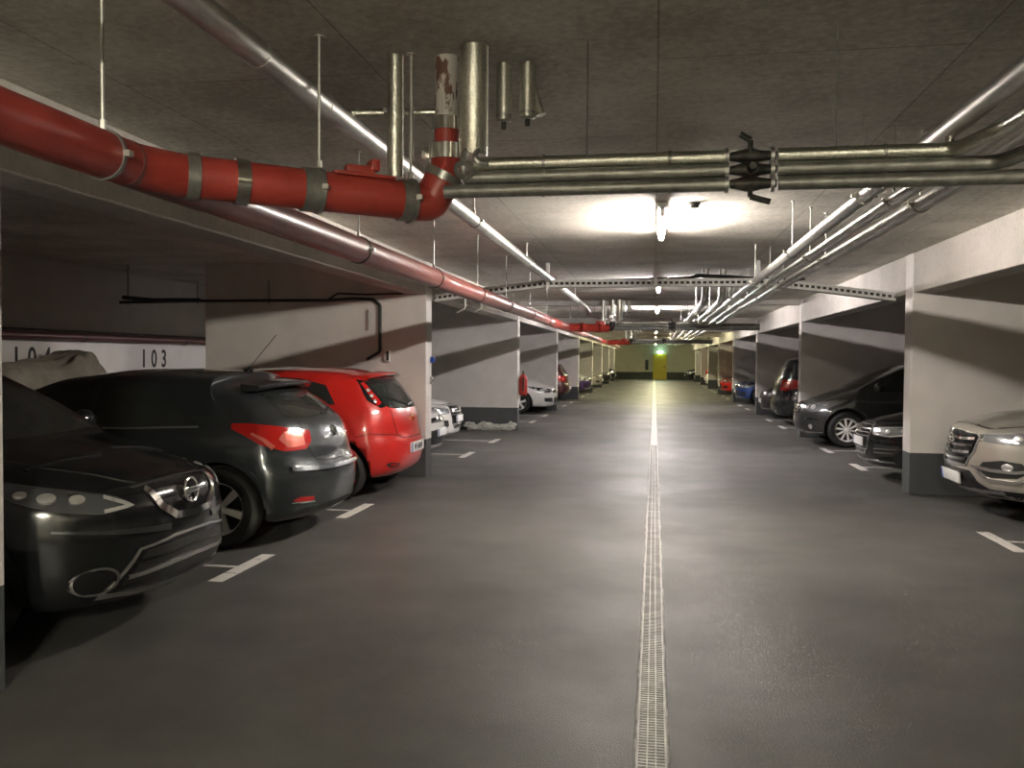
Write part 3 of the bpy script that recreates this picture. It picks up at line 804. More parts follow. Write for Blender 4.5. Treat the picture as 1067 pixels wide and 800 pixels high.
def build_silver_suv():
    c = nose_car('crossover_car', 'champagne silver SUV parked nose out at the right edge, grille with chrome bars', M['p_silver'], 4.475, 1.85, 1.645,
        [(0, .90), (.06, .95), (.15, 1.0), (.5, 1.07), (1.0, 1.12), (1.15, 1.14), (1.6, 1.40), (2.0, 1.58), (2.4, 1.64), (3.2, 1.63), (4.1, 1.52), (4.475, 1.45)],
        [(.2, .16), (.28, .08), (.38, .02), (.5, 0), (.62, .0), (.78, .02), (.9, .06), (1.0, .12)], 2.95, 9.50, -1, 's', 1, R=.35, aF=.42, belt=1.03, ovh=.93, zb=.24, cowl=(1.17, 1.95, 1.15))
    g = c.panel('grille', sym([(0, .30, .555), (0, .40, .70), (0, .43, .82), (0, .38, .865), (0, .1, .885)]), 'front', M['glossblk'], eps=.006)
    for z, w in ((.82, .395), (.75, .385), (.68, .355), (.612, .315)):
        c.strip('grille_bar', [(0, w, z), (0, w * .5, z - .012), (0, 0, z - .016), (0, -w * .5, z - .012), (0, -w, z)], .026, 'front', M['chrome'], eps=.018, parent=g)
    c.strip('grille_frame', [(0, .44, .83), (0, .41, .69), (0, .31, .545), (0, 0, .53), (0, -.31, .545), (0, -.41, .69), (0, -.44, .83)], .016, 'front', M['satin'], eps=.014)
    p, nn = c.at((0, 0, .79), 'front', 1, .03)
    bm = bmesh.new(); R = Matrix(((0, 0, 1), (1, 0, 0), (0, 1, 0))).to_4x4(); R.translation = p
    sweep(bm, [(.075 * math.cos(2 * PI * k / 28), .04 * math.sin(2 * PI * k / 28), 0) for k in range(29)], .007, 8, caps=False)
    sweep(bm, [(-.035, -.03, 0), (-.025, .03, 0)], .007, 6); sweep(bm, [(.025, -.03, 0), (.035, .03, 0)], .007, 6); sweep(bm, [(-.03, -.006, 0), (0, .0, 0), (.03, .006, 0)], .006, 6)
    bm.transform(R); put('badge', bm, M['chrome'], c.root)
    for sg in (1, -1):
        hl = c.panel('headlight', [(-.08, .45, .865), (-.12, .50, .80), (-.26, .76, .785), (-.50, .90, .82), (-.85, .92, .90), (-.86, .92, .935), (-.5, .90, .92), (-.2, .68, .885)], 35, M['lens'], side=sg, eps=.009, curve=.25)
        for x, y, z in ((-.30, .78, .845), (-.42, .86, .85)): c.disc('lamp_reflector', (x, y, z), .042, 35, M['lamp_in'], side=sg, eps=.016, sy=.7, parent=hl)
        c.strip('running_light', [(-.12, .50, .875), (-.3, .74, .90), (-.75, .90, .93)], .012, 35, M['lamp_in'], side=sg, eps=.014, parent=hl)
        c.strip('running_light', [(-.10, .47, .80), (-.11, .48, .86)], .03, 25, M['chrome'], side=sg, eps=.014, parent=hl)
        fl = c.panel('fog_light_recess', [(-.08, .46, .525), (-.10, .52, .60), (-.22, .68, .635), (-.34, .80, .62), (-.42, .84, .55), (-.3, .78, .475), (-.15, .60, .455), (-.1, .52, .47)], 25, M['blackpl'], side=sg, eps=.004)
        c.disc('fog_light', (-.25, .72, .575), .055, 25, M['lamp_in'], side=sg, eps=.012, sy=.6, parent=fl)
        c.strip('bumper_trim', [(-.05, .40, .555), (-.14, .60, .53), (-.3, .78, .53), (-.42, .85, .555)], .030, 25, M['satin'], side=sg, eps=.022)
        c.strip('bumper_trim', [(-.08, .47, .51), (-.13, .56, .435), (-.3, .78, .43), (-.44, .86, .52)], .030, 25, M['satin'], side=sg, eps=.022)
        c.strip('wheel_arch_trim', [(-.93 + .405 * math.cos(a), 1, .355 + .405 * math.sin(a)) for a in [PI * (-.05 + 1.1 * k / 18) for k in range(19)]], .07, 'side', M['blackpl'], side=sg, eps=.008)
    c.strip('hood_gap', [(-.5, .78, .99), (-.15, .45, .925), (-.1, .2, .95), (-.1, 0, .955), (-.1, -.2, .95), (-.15, -.45, .925), (-.5, -.78, .99)], .009, 'front', M['seam'], eps=.003)
    c.panel('lower_grille', sym([(0, .56, .33), (0, .44, .40), (0, .36, .50), (0, .1, .505)]), 'front', M['blackpl'], eps=.012)
    c.panel('bumper_skirt', sym([(0, .80, .265), (0, .78, .34), (0, .45, .34)]), 'front', M['blackpl'], eps=.007)
    c.strip('skid_plate', [(-.2, .66, .315), (0, .35, .30), (0, 0, .295), (0, -.35, .30), (-.2, -.66, .315)], .035, 'front', M['satin'], eps=.012)
    c.plate(.41, True, '', w=.52, off=.035)
    c.place(3.06, 9.48, -1)

def four_rings(c, z, r=.045, m=None):
    p, nn = c.at((0, 0, z), 'front', 1, .03); bm = bmesh.new()
    for k in (-1.5, -.5, .5, 1.5):
        sweep(bm, [(p.x, p.y + k * r * 1.5 + r * math.cos(2 * PI * i / 20), p.z + r * math.sin(2 * PI * i / 20)) for i in range(21)], .0055, 6, caps=False)
    return put('badge', bm, m or M['chrome'], c.root)

def audi_nose(c, chrome_h=True, plate=''):
    g = c.panel('grille', sym([(0, .24, .36), (0, .33, .44), (0, .37, .66), (0, .33, .735), (0, .1, .745)]), 'front', M['glossblk'], eps=.006)
    for z in (.69, .64, .59, .42):
        c.strip('grille_bar', [(0, .34, z), (0, 0, z - .005), (0, -.34, z)], .011, 'front', M['satin'], eps=.014, parent=g)
    c.strip('grille_frame', [(0, .37, .66), (0, .34, .44), (0, .25, .355), (0, -.25, .355), (0, -.34, .44), (0, -.37, .66), (0, -.33, .742), (0, .33, .742)], .018, 'front', M['chrome'], eps=.016, closed=True, parent=g)
    four_rings(c, .675)
    for sg in (1, -1):
        hl = c.panel('headlight', [(-.08, .42, .70), (-.08, .43, .62), (-.22, .68, .60), (-.45, .84, .655), (-.72, .88, .74), (-.70, .88, .765), (-.4, .82, .745), (-.2, .62, .72)], 33, M['lens'], side=sg, eps=.009, curve=.2)
        c.strip('running_light', [(-.10, .46, .715), (-.3, .72, .735), (-.62, .87, .762)], .016, 33, M['lamp_in'], side=sg, eps=.015, parent=hl)
        c.strip('running_light', [(-.10, .47, .63), (-.24, .68, .615), (-.4, .80, .645)], .014, 33, M['lamp_in'], side=sg, eps=.015, parent=hl)
        for x, y, z in ((-.22, .64, .67), (-.36, .78, .69)): c.disc('lamp_reflector', (x, y, z), .035, 33, M['lamp_in'], side=sg, eps=.015, sy=.8, parent=hl)
        f = c.panel('air_intake', [(-.08, .44, .40), (-.1, .46, .50), (-.3, .76, .50), (-.34, .80, .46), (-.26, .72, .36), (-.12, .52, .34)], 25, M['blackpl'], side=sg, eps=.004)
        c.strip('intake_bar', [(-.1, .47, .44), (-.3, .76, .455)], .010, 25, M['chrome'], side=sg, eps=.012, parent=f)
        c.strip('intake_bar', [(-.1, .47, .39), (-.27, .73, .40)], .010, 25, M['chrome'], side=sg, eps=.012, parent=f)
    c.strip('lower_lip', [(-.25, .72, .28), (0, .3, .265), (0, 0, .26), (0, -.3, .265), (-.25, -.72, .28)], .016, 'front', M['satin'], eps=.012)
    c.strip('hood_gap', [(-.4, .72, .80), (-.1, .35, .765), (0, 0, .77), (-.1, -.35, .765), (-.4, -.72, .80)], .007, 'front', M['seam'], eps=.002)
    c.plate(.51, True, plate, w=.50, off=.02)

def vw_nose(c, plate=''):
    g = c.panel('grille', sym([(0, .50, .62), (0, .52, .68), (0, .2, .695)]), 'front', M['glossblk'], eps=.006)
    c.strip('grille_bar', [(0, .5, .64), (0, 0, .635), (0, -.5, .64)], .012, 'front', M['chrome'], eps=.014, parent=g)
    c.disc('badge', (0, 0, .67), .055, 'front', M['chrome'], eps=.02)
    for sg in (1, -1):
        hl = c.panel('headlight', [(-.08, .50, .70), (-.09, .50, .61), (-.25, .70, .60), (-.5, .85, .66), (-.68, .88, .75), (-.5, .85, .76), (-.25, .70, .73)], 33, M['lens'], side=sg, eps=.009, curve=.2)
        for x, y, z in ((-.2, .62, .665), (-.36, .78, .69)): c.disc('lamp_reflector', (x, y, z), .045, 33, M['lamp_in'], side=sg, eps=.015, parent=hl)
        c.panel('air_intake', [(-.1, .52, .32), (-.12, .54, .44), (-.3, .76, .44), (-.3, .74, .36)], 25, M['blackpl'], side=sg, eps=.004)
    lo = c.panel('lower_grille', sym([(0, .40, .29), (0, .48, .50), (0, .2, .515)]), 'front', M['blackpl'], eps=.004)
    c.strip('lower_lip', [(-.2, .66, .265), (0, .3, .25), (0, 0, .245), (0, -.3, .25), (-.2, -.66, .265)], .014, 'front', M['satin'], eps=.010)
    c.plate(.47, True, plate, w=.50, off=.015)

HT = [(0, .72), (.06, .775), (.15, .82), (.5, .90), (.95, .975), (1.1, 1.0), (1.5, 1.22), (1.9, 1.40), (2.25, 1.455), (3.0, 1.44), (3.7, 1.34), (4.1, 1.22), (4.3, 1.1)]
HXF = [(.2, .08), (.3, .02), (.42, 0), (.55, 0), (.65, .02), (.75, .08), (.85, .14)]

def hatT(L, H, cow=1.1, hood=0.):
    k = H / 1.455
    return [(d * L / 4.3, (z + hood * (1 if d < 1.2 else 0)) * k) for d, z in HT]

def build_right_black_estate():
    c = nose_car('saloon_car', 'black car with four-ring grille, nose out just behind the first right pillar', M['p_black'], 4.7, 1.84, 1.44,
        [(d * 1.08, z) for d, z in HT], HXF, 2.72, 12.3, -1, 'a', .9, R=.33, belt=.93, cowl=(1.2, 2.05, 1.0), ovh=.9)
    audi_nose(c, plate=''); c.place(2.76, 12.25, -1)

def build_mercedes():
    L = 4.27
    c = nose_car('compact_van_car', 'graphite grey MPV nose out before the second right pillar, ten-spoke wheels, star badge', M['p_graph'], L, 1.78, 1.60,
        [(0, .74), (.05, .80), (.13, .86), (.45, .97), (.8, 1.06), (.95, 1.10), (1.4, 1.33), (1.85, 1.51), (2.3, 1.59), (3.0, 1.595), (3.8, 1.50), (4.27, 1.38)],
        [(.2, .10), (.3, .03), (.42, 0), (.55, 0), (.66, .03), (.8, .11), (.9, .18)], 2.62, 17.15, -1, 'm', 1, R=.325, belt=.99, rim='multi', cowl=(.98, 1.8, 1.11), ovh=.80, aF=.42)
    g = c.panel('grille', sym([(0, .27, .60), (0, .36, .77), (0, .3, .79), (0, .1, .795)]), 'front', M['glossblk'], eps=.006)
    for z in (.745, .69, .64): c.strip('grille_bar', [(0, .34 - (.77 - z) * .5, z), (0, 0, z - .01), (0, -.34 + (.77 - z) * .5, z)], .030, 'front', M['chrome'], eps=.016, parent=g)
    p, nn = c.at((0, 0, .70), 'front', 1, .04); bm = bmesh.new()
    sweep(bm, [(p.x, p.y + .075 * math.cos(2 * PI * i / 24), p.z + .075 * math.sin(2 * PI * i / 24)) for i in range(25)], .006, 6, caps=False)
    for a in (PI / 2, PI / 2 + 2 * PI / 3, PI / 2 + 4 * PI / 3): sweep(bm, [(p.x, p.y, p.z), (p.x, p.y + .072 * math.cos(a), p.z + .072 * math.sin(a))], [.012, .003], 6)
    put('badge', bm, M['chrome'], c.root)
    for sg in (1, -1):
        hl = c.panel('headlight', [(-.10, .46, .77), (-.10, .45, .68), (-.2, .62, .635), (-.36, .78, .67), (-.6, .87, .80), (-.72, .88, .875), (-.5, .84, .865), (-.25, .66, .825)], 35, M['lens'], side=sg, eps=.009, curve=.3)
        for x, y, z, r in ((-.22, .62, .725, .055), (-.38, .77, .765, .06), (-.14, .52, .71, .03)): c.disc('lamp_reflector', (x, y, z), r, 35, M['lamp_in'], side=sg, eps=.015, parent=hl)
        c.disc('fog_light', (-.16, .62, .36), .045, 25, M['lamp_in'], side=sg, eps=.008)
        c.strip('bumper_trim', [(-.1, .50, .50), (-.3, .76, .52)], .018, 25, M['chrome'], side=sg, eps=.010)
        c.strip('side_trim', [(-1.3, 1, .55), (-3.2, 1, .58)], .02, 'side', M['blackpl'], side=sg, eps=.006)
        c.strip('front_lip', [(-.3, .78, .26), (-.1, .45, .245)], .02, 25, M['satin'], side=sg, eps=.006)
        c.strip('side_indicator', [(-.52, 1, .66), (-.46, 1, .66)], .02, 'side', M['lamp_in'], side=sg, eps=.004)
    c.panel('lower_grille', sym([(0, .42, .30), (0, .46, .44), (0, .2, .45)]), 'front', M['blackpl'], eps=.004)
    c.place(2.68, 17.2, -1)

def build_renault():
    L = 4.06
    c = nose_car('hatchback_car', 'white hatchback nose out just past the fire extinguisher, long angular headlights', M['p_white'], L, 1.73, 1.448,
        hatT(L, 1.448), HXF, -2.85, 25.3, 1, 'r', .7, R=.32, belt=.95, cowl=(1.16, 1.9, 1.0), ovh=1.02, aF=.34)
    g = c.panel('grille', sym([(0, .40, .60), (0, .45, .66), (0, .2, .70)]), 'front', M['glossblk'], eps=.006)
    c.panel('badge', sym([(0, .0, .60), (0, .045, .67), (0, .0, .74)][:3])[:4], 'front', M['chrome'], eps=.02)
    for sg in (1, -1):
        hl = c.panel('headlight', [(-.08, .46, .70), (-.10, .50, .63), (-.26, .70, .62), (-.45, .82, .66), (-.78, .86, .80), (-.45, .82, .765), (-.2, .62, .73)], 33, M['glossblk'], side=sg, eps=.004, curve=.2)
        c.disc('lamp_reflector', (-.28, .70, .68), .05, 33, M['lamp_in'], side=sg, eps=.015, parent=hl, sy=.7)
        c.strip('running_light', [(-.14, .56, .62), (-.28, .70, .59), (-.5, .83, .64)], .02, 33, M['lamp_in'], side=sg, eps=.015, parent=hl)
        c.panel('air_intake', [(-.08, .44, .33), (-.1, .48, .46), (-.3, .74, .46), (-.28, .72, .35)], 25, M['blackpl'], side=sg, eps=.004)
    c.panel('lower_grille', sym([(0, .36, .29), (0, .38, .47)]), 'front', M['blackpl'], eps=.004)
    c.place(-2.85, 25.35, 1)

def build_rear_car(name, label, pm, L, W, H, ex, yc, faces, zl=(.78, 1.05), lod=.6, suv=False, **kw):
    T = [(0, H - .10), (.4, H - .04), (1.2, H), (2.0, H - .02), (2.5, H - .16), (3.0, H - .42 if not suv else H - .5), (L - .8, .95 + (.1 if suv else 0)), (L - .1, .82), (L, .74)]
    P = dict(L=L, W=W, H=H, zb=.24, belt=1.0 if suv else .93, R=.35 if suv else .31, xfw=L - .9, xr=.85, rim='spoke5', T=T,
             XR=[(.2, .10), (.35, 0), (.6, 0), (.68, .05), (1.0, .09), (H - .15, .32)], XF=[(.2, .08), (.4, 0), (.6, .02), (.8, .12)], aF=.36, aR=.26)
    c = Car(name, label, P, pm, lod)
    c.panel('rear_window', sym([(.2, W * .38, P['belt'] + .06), (.3, W * .33, H - .18), (.3, .2, H - .16)]), 'rear', M['glass'])
    c.both(c.panel, 'side_window', [(.6, 1, P['belt'] + .08), (.8, 1, H - .14), (2.2, 1, H - .12), (2.9, 1, P['belt'] + .05)], 'side', M['glass'])
    for sg in (1, -1):
        tl = c.panel('tail_light', [(.1, W * .30, zl[0]), (.1, W * .30, zl[1]), (.25, W * .45, zl[1] + .02), (.42, W * .5, zl[1] - .02), (.40, W * .5, zl[0] + .06), (.22, W * .44, zl[0])], -38, M['tail'], side=sg, eps=.008)
        c.panel('lamp_cell', [(.15, W * .36, zl[0] + .05), (.15, W * .36, zl[1] - .05), (.25, W * .44, zl[1] - .06), (.25, W * .44, zl[0] + .07)], -38, M['tailb'], side=sg, eps=.014, parent=tl)
    c.strip('tailgate_trim', [(0, .35, zl[0] - .02), (0, -.35, zl[0] - .02)], .03, 'rear', M['chrome'], eps=.02)
    c.strip('bumper_gap', [(0, W * .42, .64), (0, 0, .63), (0, -W * .42, .64)], .012, 'rear', M['seam'], eps=.003)
    c.panel('lower_bumper', sym([(0, W * .38, .28), (0, W * .36, .38)]), 'rear', M['blackpl'], eps=.004)
    if kw.get('exhaust'):
        for sg in (1, -1): c.disc('exhaust_pipe', (.02, .52, .36), .05, 'rear', M['chrome'], side=sg, eps=.02, sy=.7)
    c.plate(.80 if suv else .5, False, '', w=.5)
    c.place(ex, yc, faces)
    return c

def build_cars():
    build_crossover(); build_dark_hatch(); build_red_hatch(); build_silver_suv(); build_right_black_estate(); build_mercedes(); build_renault()
    L = 4.26
    c = nose_car('hatchback_car', 'white hatchback nose out right behind the first left pillar, dark lower intake', M['p_white'], L, 1.79, 1.45, hatT(L, 1.45), HXF, -3.1, 12.55, 1, 'v', .8, cowl=(1.09, 1.88, 1.0))
    vw_nose(c, ''); c.place(-3.18, 12.62, 1)
    L = 4.35
    c = nose_car('saloon_car', 'white car with tall four-ring grille, nose out before the heap of sheeting', M['p_white'], L, 1.79, 1.43, hatT(L, 1.43), HXF, -3.2, 14.95, 1, 'a', .8, cowl=(1.1, 1.92, .99))
    audi_nose(c, plate=''); c.place(-3.46, 15.0, 1)
    build_rear_car('suv_car', 'tall black SUV with its tail out in the third right bay, bright red lamps', M['p_black'], 4.7, 1.92, 1.70, 2.92, 22.3, 1, (.86, 1.12), .7, True, exhaust=True)
    L = 4.3
    c = nose_car('hatchback_car', 'dark car nose out just beyond the tall black SUV', M['p_grey'], L, 1.8, 1.45, hatT(L, 1.45), HXF, 3.1, 24.9, -1, 'v', .55, cowl=(1.1, 1.9, 1.0))
    vw_nose(c); c.place(2.95, 24.95, -1)
    c = nose_car('hatchback_car', 'blue hatchback nose out in the fourth right bay', M['p_blue'], 4.0, 1.72, 1.45, hatT(4.0, 1.45), HXF, 3.0, 32.6, -1, 'v', .5, cowl=(1.02, 1.75, 1.0))
    vw_nose(c); c.place(2.95, 32.6, -1)
    c = nose_car('hatchback_car', 'red hatchback nose out in the fifth right bay', M['p_red'], 4.0, 1.72, 1.40, hatT(4.0, 1.40), HXF, 3.0, 40.4, -1, 'v', .5, cowl=(1.02, 1.75, .96))
    vw_nose(c); c.place(2.95, 40.4, -1)
    build_rear_car('suv_car', 'red car with its tail out far down the right side, past the pale pillars', M['p_red'], 4.2, 1.75, 1.5, 3.1, 55.3, 1, (.8, 1.1), .4)
    c = nose_car('hatchback_car', 'white hatchback nose out far down the right side beside a red car', M['p_white'], 4.0, 1.72, 1.45, hatT(4.0, 1.45), HXF, 3.1, 52.8, -1, 'v', .4, cowl=(1.02, 1.75, 1.0))
    vw_nose(c); c.place(3.0, 52.7, -1)
    c = nose_car('hatchback_car', 'black car nose out at the far end, right of the yellow door', M['p_black'], 4.2, 1.8, 1.48, hatT(4.2, 1.48), HXF, 2.3, 67.2, -1, 'v', .4, cowl=(1.08, 1.85, 1.0))
    vw_nose(c); c.place(2.3, 67.0, -1)
    build_rear_car('estate_car', 'maroon dark car with its tail out in the fourth left bay', mat('car_paint_maroon', (.06, .015, .018), .3, .4, coat=1), 4.5, 1.8, 1.5, -3.2, 32.9, -1, (.75, .95), .5)
    L = 4.1
    c = nose_car('hatchback_car', 'purple car with glare painted on its bonnet, nose out in the fifth left bay', M['p_purple'], L, 1.75, 1.46, hatT(L, 1.46), HXF, -2.9, 40.2, 1, 'v', .6, cowl=(1.05, 1.8, 1.0))
    vw_nose(c); c.panel('bonnet_glare', sym([(-.10, .6, .78), (-.5, .76, .9), (-1.0, .74, .97), (-1.02, .2, .98)]), (-.45, 0, -.89), M['p_white'], eps=.006)  # white layer stands in for light glaring off the glossy purple bonnet
    c.place(-2.9, 40.2, 1)
    c = nose_car('hatchback_car', 'small silver car nose out in the sixth left bay', M['p_silver'], 4.0, 1.72, 1.45, hatT(4.0, 1.45), HXF, -2.9, 47.8, 1, 'v', .4, cowl=(1.02, 1.75, 1.0))
    vw_nose(c); c.place(-2.85, 47.8, 1)
    c = nose_car('saloon_car', 'dark grey car nose out far down the left side', M['p_grey'], 4.4, 1.8, 1.45, hatT(4.4, 1.45), HXF, -2.8, 55.5, 1, 'v', .4, cowl=(1.1, 1.9, 1.0))
    vw_nose(c); c.place(-2.75, 55.4, 1)
    c = nose_car('suv_car', 'black tall car nose out at the far left end near the end wall', M['p_black'], 4.4, 1.84, 1.66, hatT(4.4, 1.66), HXF, -2.8, 63.0, 1, 'v', .4, cowl=(1.1, 1.9, 1.14))
    vw_nose(c); c.place(-2.8, 63.2, 1)
# ------------------------------------------------------------------ the garage itself
ZC = 2.86      # ceiling
AX = 3.0       # half width of the aisle
BX = 8.0       # back walls
FL = [3.6 + 7.68 * k for k in range(-1, 9)]     # far faces of the left cross walls
FL[1] = 3.53
FR = [3.3 + 7.72 * k for k in range(-1, 9)]
Y0, Y1 = -6.0, 71.5

def garage():
    fm = noisy('asphalt_floor', (.060, .059, .055), (.102, .099, .092), 1.3, rough=.62, bump=.25, bscale=120, contrast=(.3, .75), spec=.35)
    nt = fm.node_tree; b = nt.nodes['Principled BSDF']
    n = nt.nodes.new('ShaderNodeTexNoise'); n.inputs['Scale'].default_value = .8; n.inputs['Detail'].default_value = 7
    tc = nt.nodes.new('ShaderNodeTexCoord'); nt.links.new(tc.outputs['Object'], n.inputs['Vector'])
    mr = nt.nodes.new('ShaderNodeMapRange'); mr.inputs['From Min'].default_value = .35; mr.inputs['From Max'].default_value = .65
    mr.inputs['To Min'].default_value = .42; mr.inputs['To Max'].default_value = .62
    nt.links.new(n.outputs['Fac'], mr.inputs['Value']); nt.links.new(mr.outputs['Result'], b.inputs['Roughness'])
    floor = struct('floor', B(-BX, BX, Y0, Y1, -.15, 0), fm)
    struct('ceiling', B(-BX, BX, Y0, Y1, ZC, ZC + .12), M['ceiling'])
    struct('wall_left', B(-BX - .2, -BX, Y0, Y1, 0, ZC), M['backwall'])
    struct('wall_right', B(BX, BX + .2, Y0, Y1, 0, ZC), M['backwall'])
    struct('wall_back', B(-BX - .2, BX + .2, Y0 - .2, Y0, 0, ZC), M['backwall'])
    ym = banded_wall('painted_end_wall', .62, (.62, .58, .42), (.05, .055, .045))
    end = struct('wall_end', B(-BX - .2, BX + .2, Y1, Y1 + .2, 0, ZC), ym)
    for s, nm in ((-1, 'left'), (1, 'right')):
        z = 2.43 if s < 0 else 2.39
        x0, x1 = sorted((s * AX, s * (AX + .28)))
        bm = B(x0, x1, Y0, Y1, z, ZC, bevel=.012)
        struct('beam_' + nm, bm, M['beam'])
    for k, y in enumerate(FL):
        if k: struct('wall_partition_left', B(-6.15, -AX + .01, y - .28, y, 0, ZC - .001, bevel=.008), M['wall'])
        else: struct('wall_partition_left', B(-6.15, -AX + .01, y - .28, y, 0, ZC - .001, bevel=.008), M['wall'])
    for k, y in enumerate(FR):
        struct('wall_partition_right', B(AX - .01, 6.15, y - .30, y, 0, ZC - .001, bevel=.008), M['wall'])
    # shallow cross beams further down
    for k in range(3, 9):
        y = FL[k] - .3
        struct('beam_cross', B(-AX + .002, AX - .002, y, y + .34, ZC - (.10 if k < 4 else .16), ZC - .002), M['beam'])
    # painted bay marks
    def mark(x0, x1, y0, y1, par=floor, nm='bay_marking'):
        bm = bmesh.new(); nx = max(1, int(abs(x1 - x0) / .1)); ny = max(1, int(abs(y1 - y0) / .1))
        box(bm, x0, x1, y0, y1, .0005, .003); put(nm, bm, M['paint'], par, smooth=False)
    for s, F, off in ((-1, FL, 0), (1, FR, 0)):
        for k in range(len(F) - 1):
            for j in (1, 2):
                y = F[k] + 2.44 * j - .03 if s < 0 else F[k] + 2.40 * j - .03
                if y < 0: continue
                mark(s * 3.02 - .055, s * 3.02 + .055, y - .42, y + .42)
                a, b_ = sorted((s * 3.075, s * 5.2)); mark(a, b_, y - .028, y + .028)
    # numbers on the back wall of the left bays
    for t, y in (('104', 9.95), ('103', 12.70)):
        bm = text_bm(t, .40, .002, .006, .80, 1.75); bm.transform(Matrix.Translation((-BX + .004, y, 1.53)) @ Matrix.Rotation(PI / 2, 4, 'Z') @ Matrix.Rotation(PI / 2, 4, 'X'))
        put('bay_number', bm, M['numpaint'], bpy.data.objects['wall_left'], smooth=False)
    # slotted drain down the middle
    d = thing('drain_channel', 'long slotted steel drain set in the dark floor along the middle of the aisle', 'drain', (.006, 0, 0))
    put('channel_bed', B(-.058, .058, Y0 + .3, 70.8, .0005, .0015), M['draindark'], d, smooth=False)
    for s in (-1, 1):
        bm = bmesh.new(); N = 260; rnd = random.Random(3 + s); prev = None
        for i in range(N + 1):
            y = 1.0 + (70.8 - 1.0) * (i / N) ** 1.7; w = .006 + .012 * rnd.random()
            a = bm.verts.new((s * .055, y, .006)); b_ = bm.verts.new((s * (.055 + w), y, .0045)); c_ = bm.verts.new((s * (.058 + w), y, .0))
            a0 = bm.verts.new((s * .055, y, 0.))
            if prev:
                for p, q in zip(prev, prev[1:]): pass
                pa0, pa, pb, pc = prev
                bm.faces.new((pa0, pa, a, a0)); bm.faces.new((pa, pb, b_, a)); bm.faces.new((pb, pc, c_, b_))
            prev = (a0, a, b_, c_)
        bmesh.ops.recalc_face_normals(bm, faces=bm.faces)
        put('mortar_edge', bm, M['drainedge'], d, smooth=False)
        put('side_rail', B(s * .056 - .004, s * .056 + .004, 1.0, 70.8, 0, .0075), M['grate'], d, smooth=False)
    bm = bmesh.new(); y = 2.2
    while y < 16: box(bm, -.053, .053, y, y + .011, 0, .006); y += .026
    box(bm, -.020, -.014, 2.2, 16, 0, .0065); box(bm, .014, .020, 2.2, 16, 0, .0065)
    put('grating', bm, M['grate'], d, smooth=False)
    put('grating', B(-.053, .053, 16, 70.8, 0, .0055), M['grate'], d, smooth=False)
    # yellow door in the end wall
    dm = struct('door_1', B(-.05, .92, Y1 - .06, Y1 - .005, 0, 2.02, bevel=.006), M['doory'])
    h = put('door_handle', S([(.80, Y1 - .07, 1.05), (.80, Y1 - .12, 1.05), (.68, Y1 - .12, 1.05)], .012, 8), M['iron'], dm)
    put('door_plate', B(.77, .83, Y1 - .075, Y1 - .06, .95, 1.15), M['iron'], dm, smooth=False)
    fr = bmesh.new(); box(fr, -.13, -.05, Y1 - .04, Y1 - .003, 0, 2.10); box(fr, .92, 1.0, Y1 - .04, Y1 - .003, 0, 2.10); box(fr, -.13, 1.0, Y1 - .04, Y1 - .003, 2.02, 2.10)
    put('door_frame', fr, M['doory'], dm, smooth=False)
    t = thing('emergency_sign', 'small glowing green-white emergency light above the yellow door', 'sign', (.45, Y1 - .12, 2.18))
    put('housing', B(-.22, .22, 0.02, .10, -.02, .18, bevel=.01), M['lampwhite'], t); put('lit_panel', B(-.20, .20, -.02, .02, -.01, .16, bevel=.008), M['exit'], t)
    t = thing('hose_cabinet', 'narrow dark box on the end wall left of the yellow door', 'cabinet', (-.62, Y1 - .06, 1.2))
    put('cabinet_body', B(-.12, .12, -.09, .055, -.42, .42, bevel=.01), M['iron'], t); put('cabinet_door', B(-.10, .10, -.10, -.09, -.39, .39, bevel=.004), M['blackpl'], t)

def lamps():
    ys = [7.85, 14.4, 21.0, 29.2, 36.5, 43.5, 50.5, 57.5, 64.5]
    words = ['nearest lit tube lamp hanging from the ceiling over the aisle', 'second lit tube lamp from the camera, seen through the cable tray', 'third lit tube lamp down the aisle', 'fourth lit tube lamp down the aisle, beyond the second pipe bundle',
             'fifth lit tube lamp down the aisle', 'sixth lit tube lamp down the aisle', 'seventh lit tube lamp down the aisle', 'second last lit tube lamp before the yellow door', 'last lit tube lamp before the yellow door']
    ys.append(-3.2); words.append('lit tube lamp behind the camera')
    for i, (y, w) in enumerate(zip(ys, words)):
        t = thing('tube_lamp', w, 'lamp', (.05, y, 0), 0, 'tube lamps along the aisle')
        bm = B(-.042, .042, -.80, .80, ZC - .048, ZC - .008, bevel=.008); put('lamp_housing', bm, M['lampwhite'], t)
        for e in (-.72, .72): put('lamp_holder', B(-.02, .02, e - .018, e + .018, ZC - .115, ZC - .045, bevel=.005), M['lampwhite'], t)
        bm = bmesh.new(); sweep(bm, [(0, -.70, ZC - .085), (0, .70, ZC - .085)], .024, 12)
        put('light_tube', bm, M['tube_back'] if i == 9 else M['tube_near'] if i == 0 else (M['tube_cool'] if i in (1, 2, 3) else M['tube_warm']), t)
        put('mounting_bolt', B(-.015, .015, -.4, -.37, ZC - .02, ZC), M['iron'], t); put('mounting_bolt', B(-.015, .015, .37, .4, ZC - .02, ZC), M['iron'], t)
    t = thing('smoke_detector', 'small round detector on the ceiling beside the nearest lamp', 'smoke detector', (.30, 7.15, ZC))
    put('detector_base', lathe(bmesh.new(), [(.001, 0), (.055, 0), (.055, -.02), (.001, -.02)], n=20), M['iron'], t); put('detector_head', lathe(bmesh.new(), [(.045, -.02), (.04, -.045), (.001, -.05)], n=20), M['iron'], t)

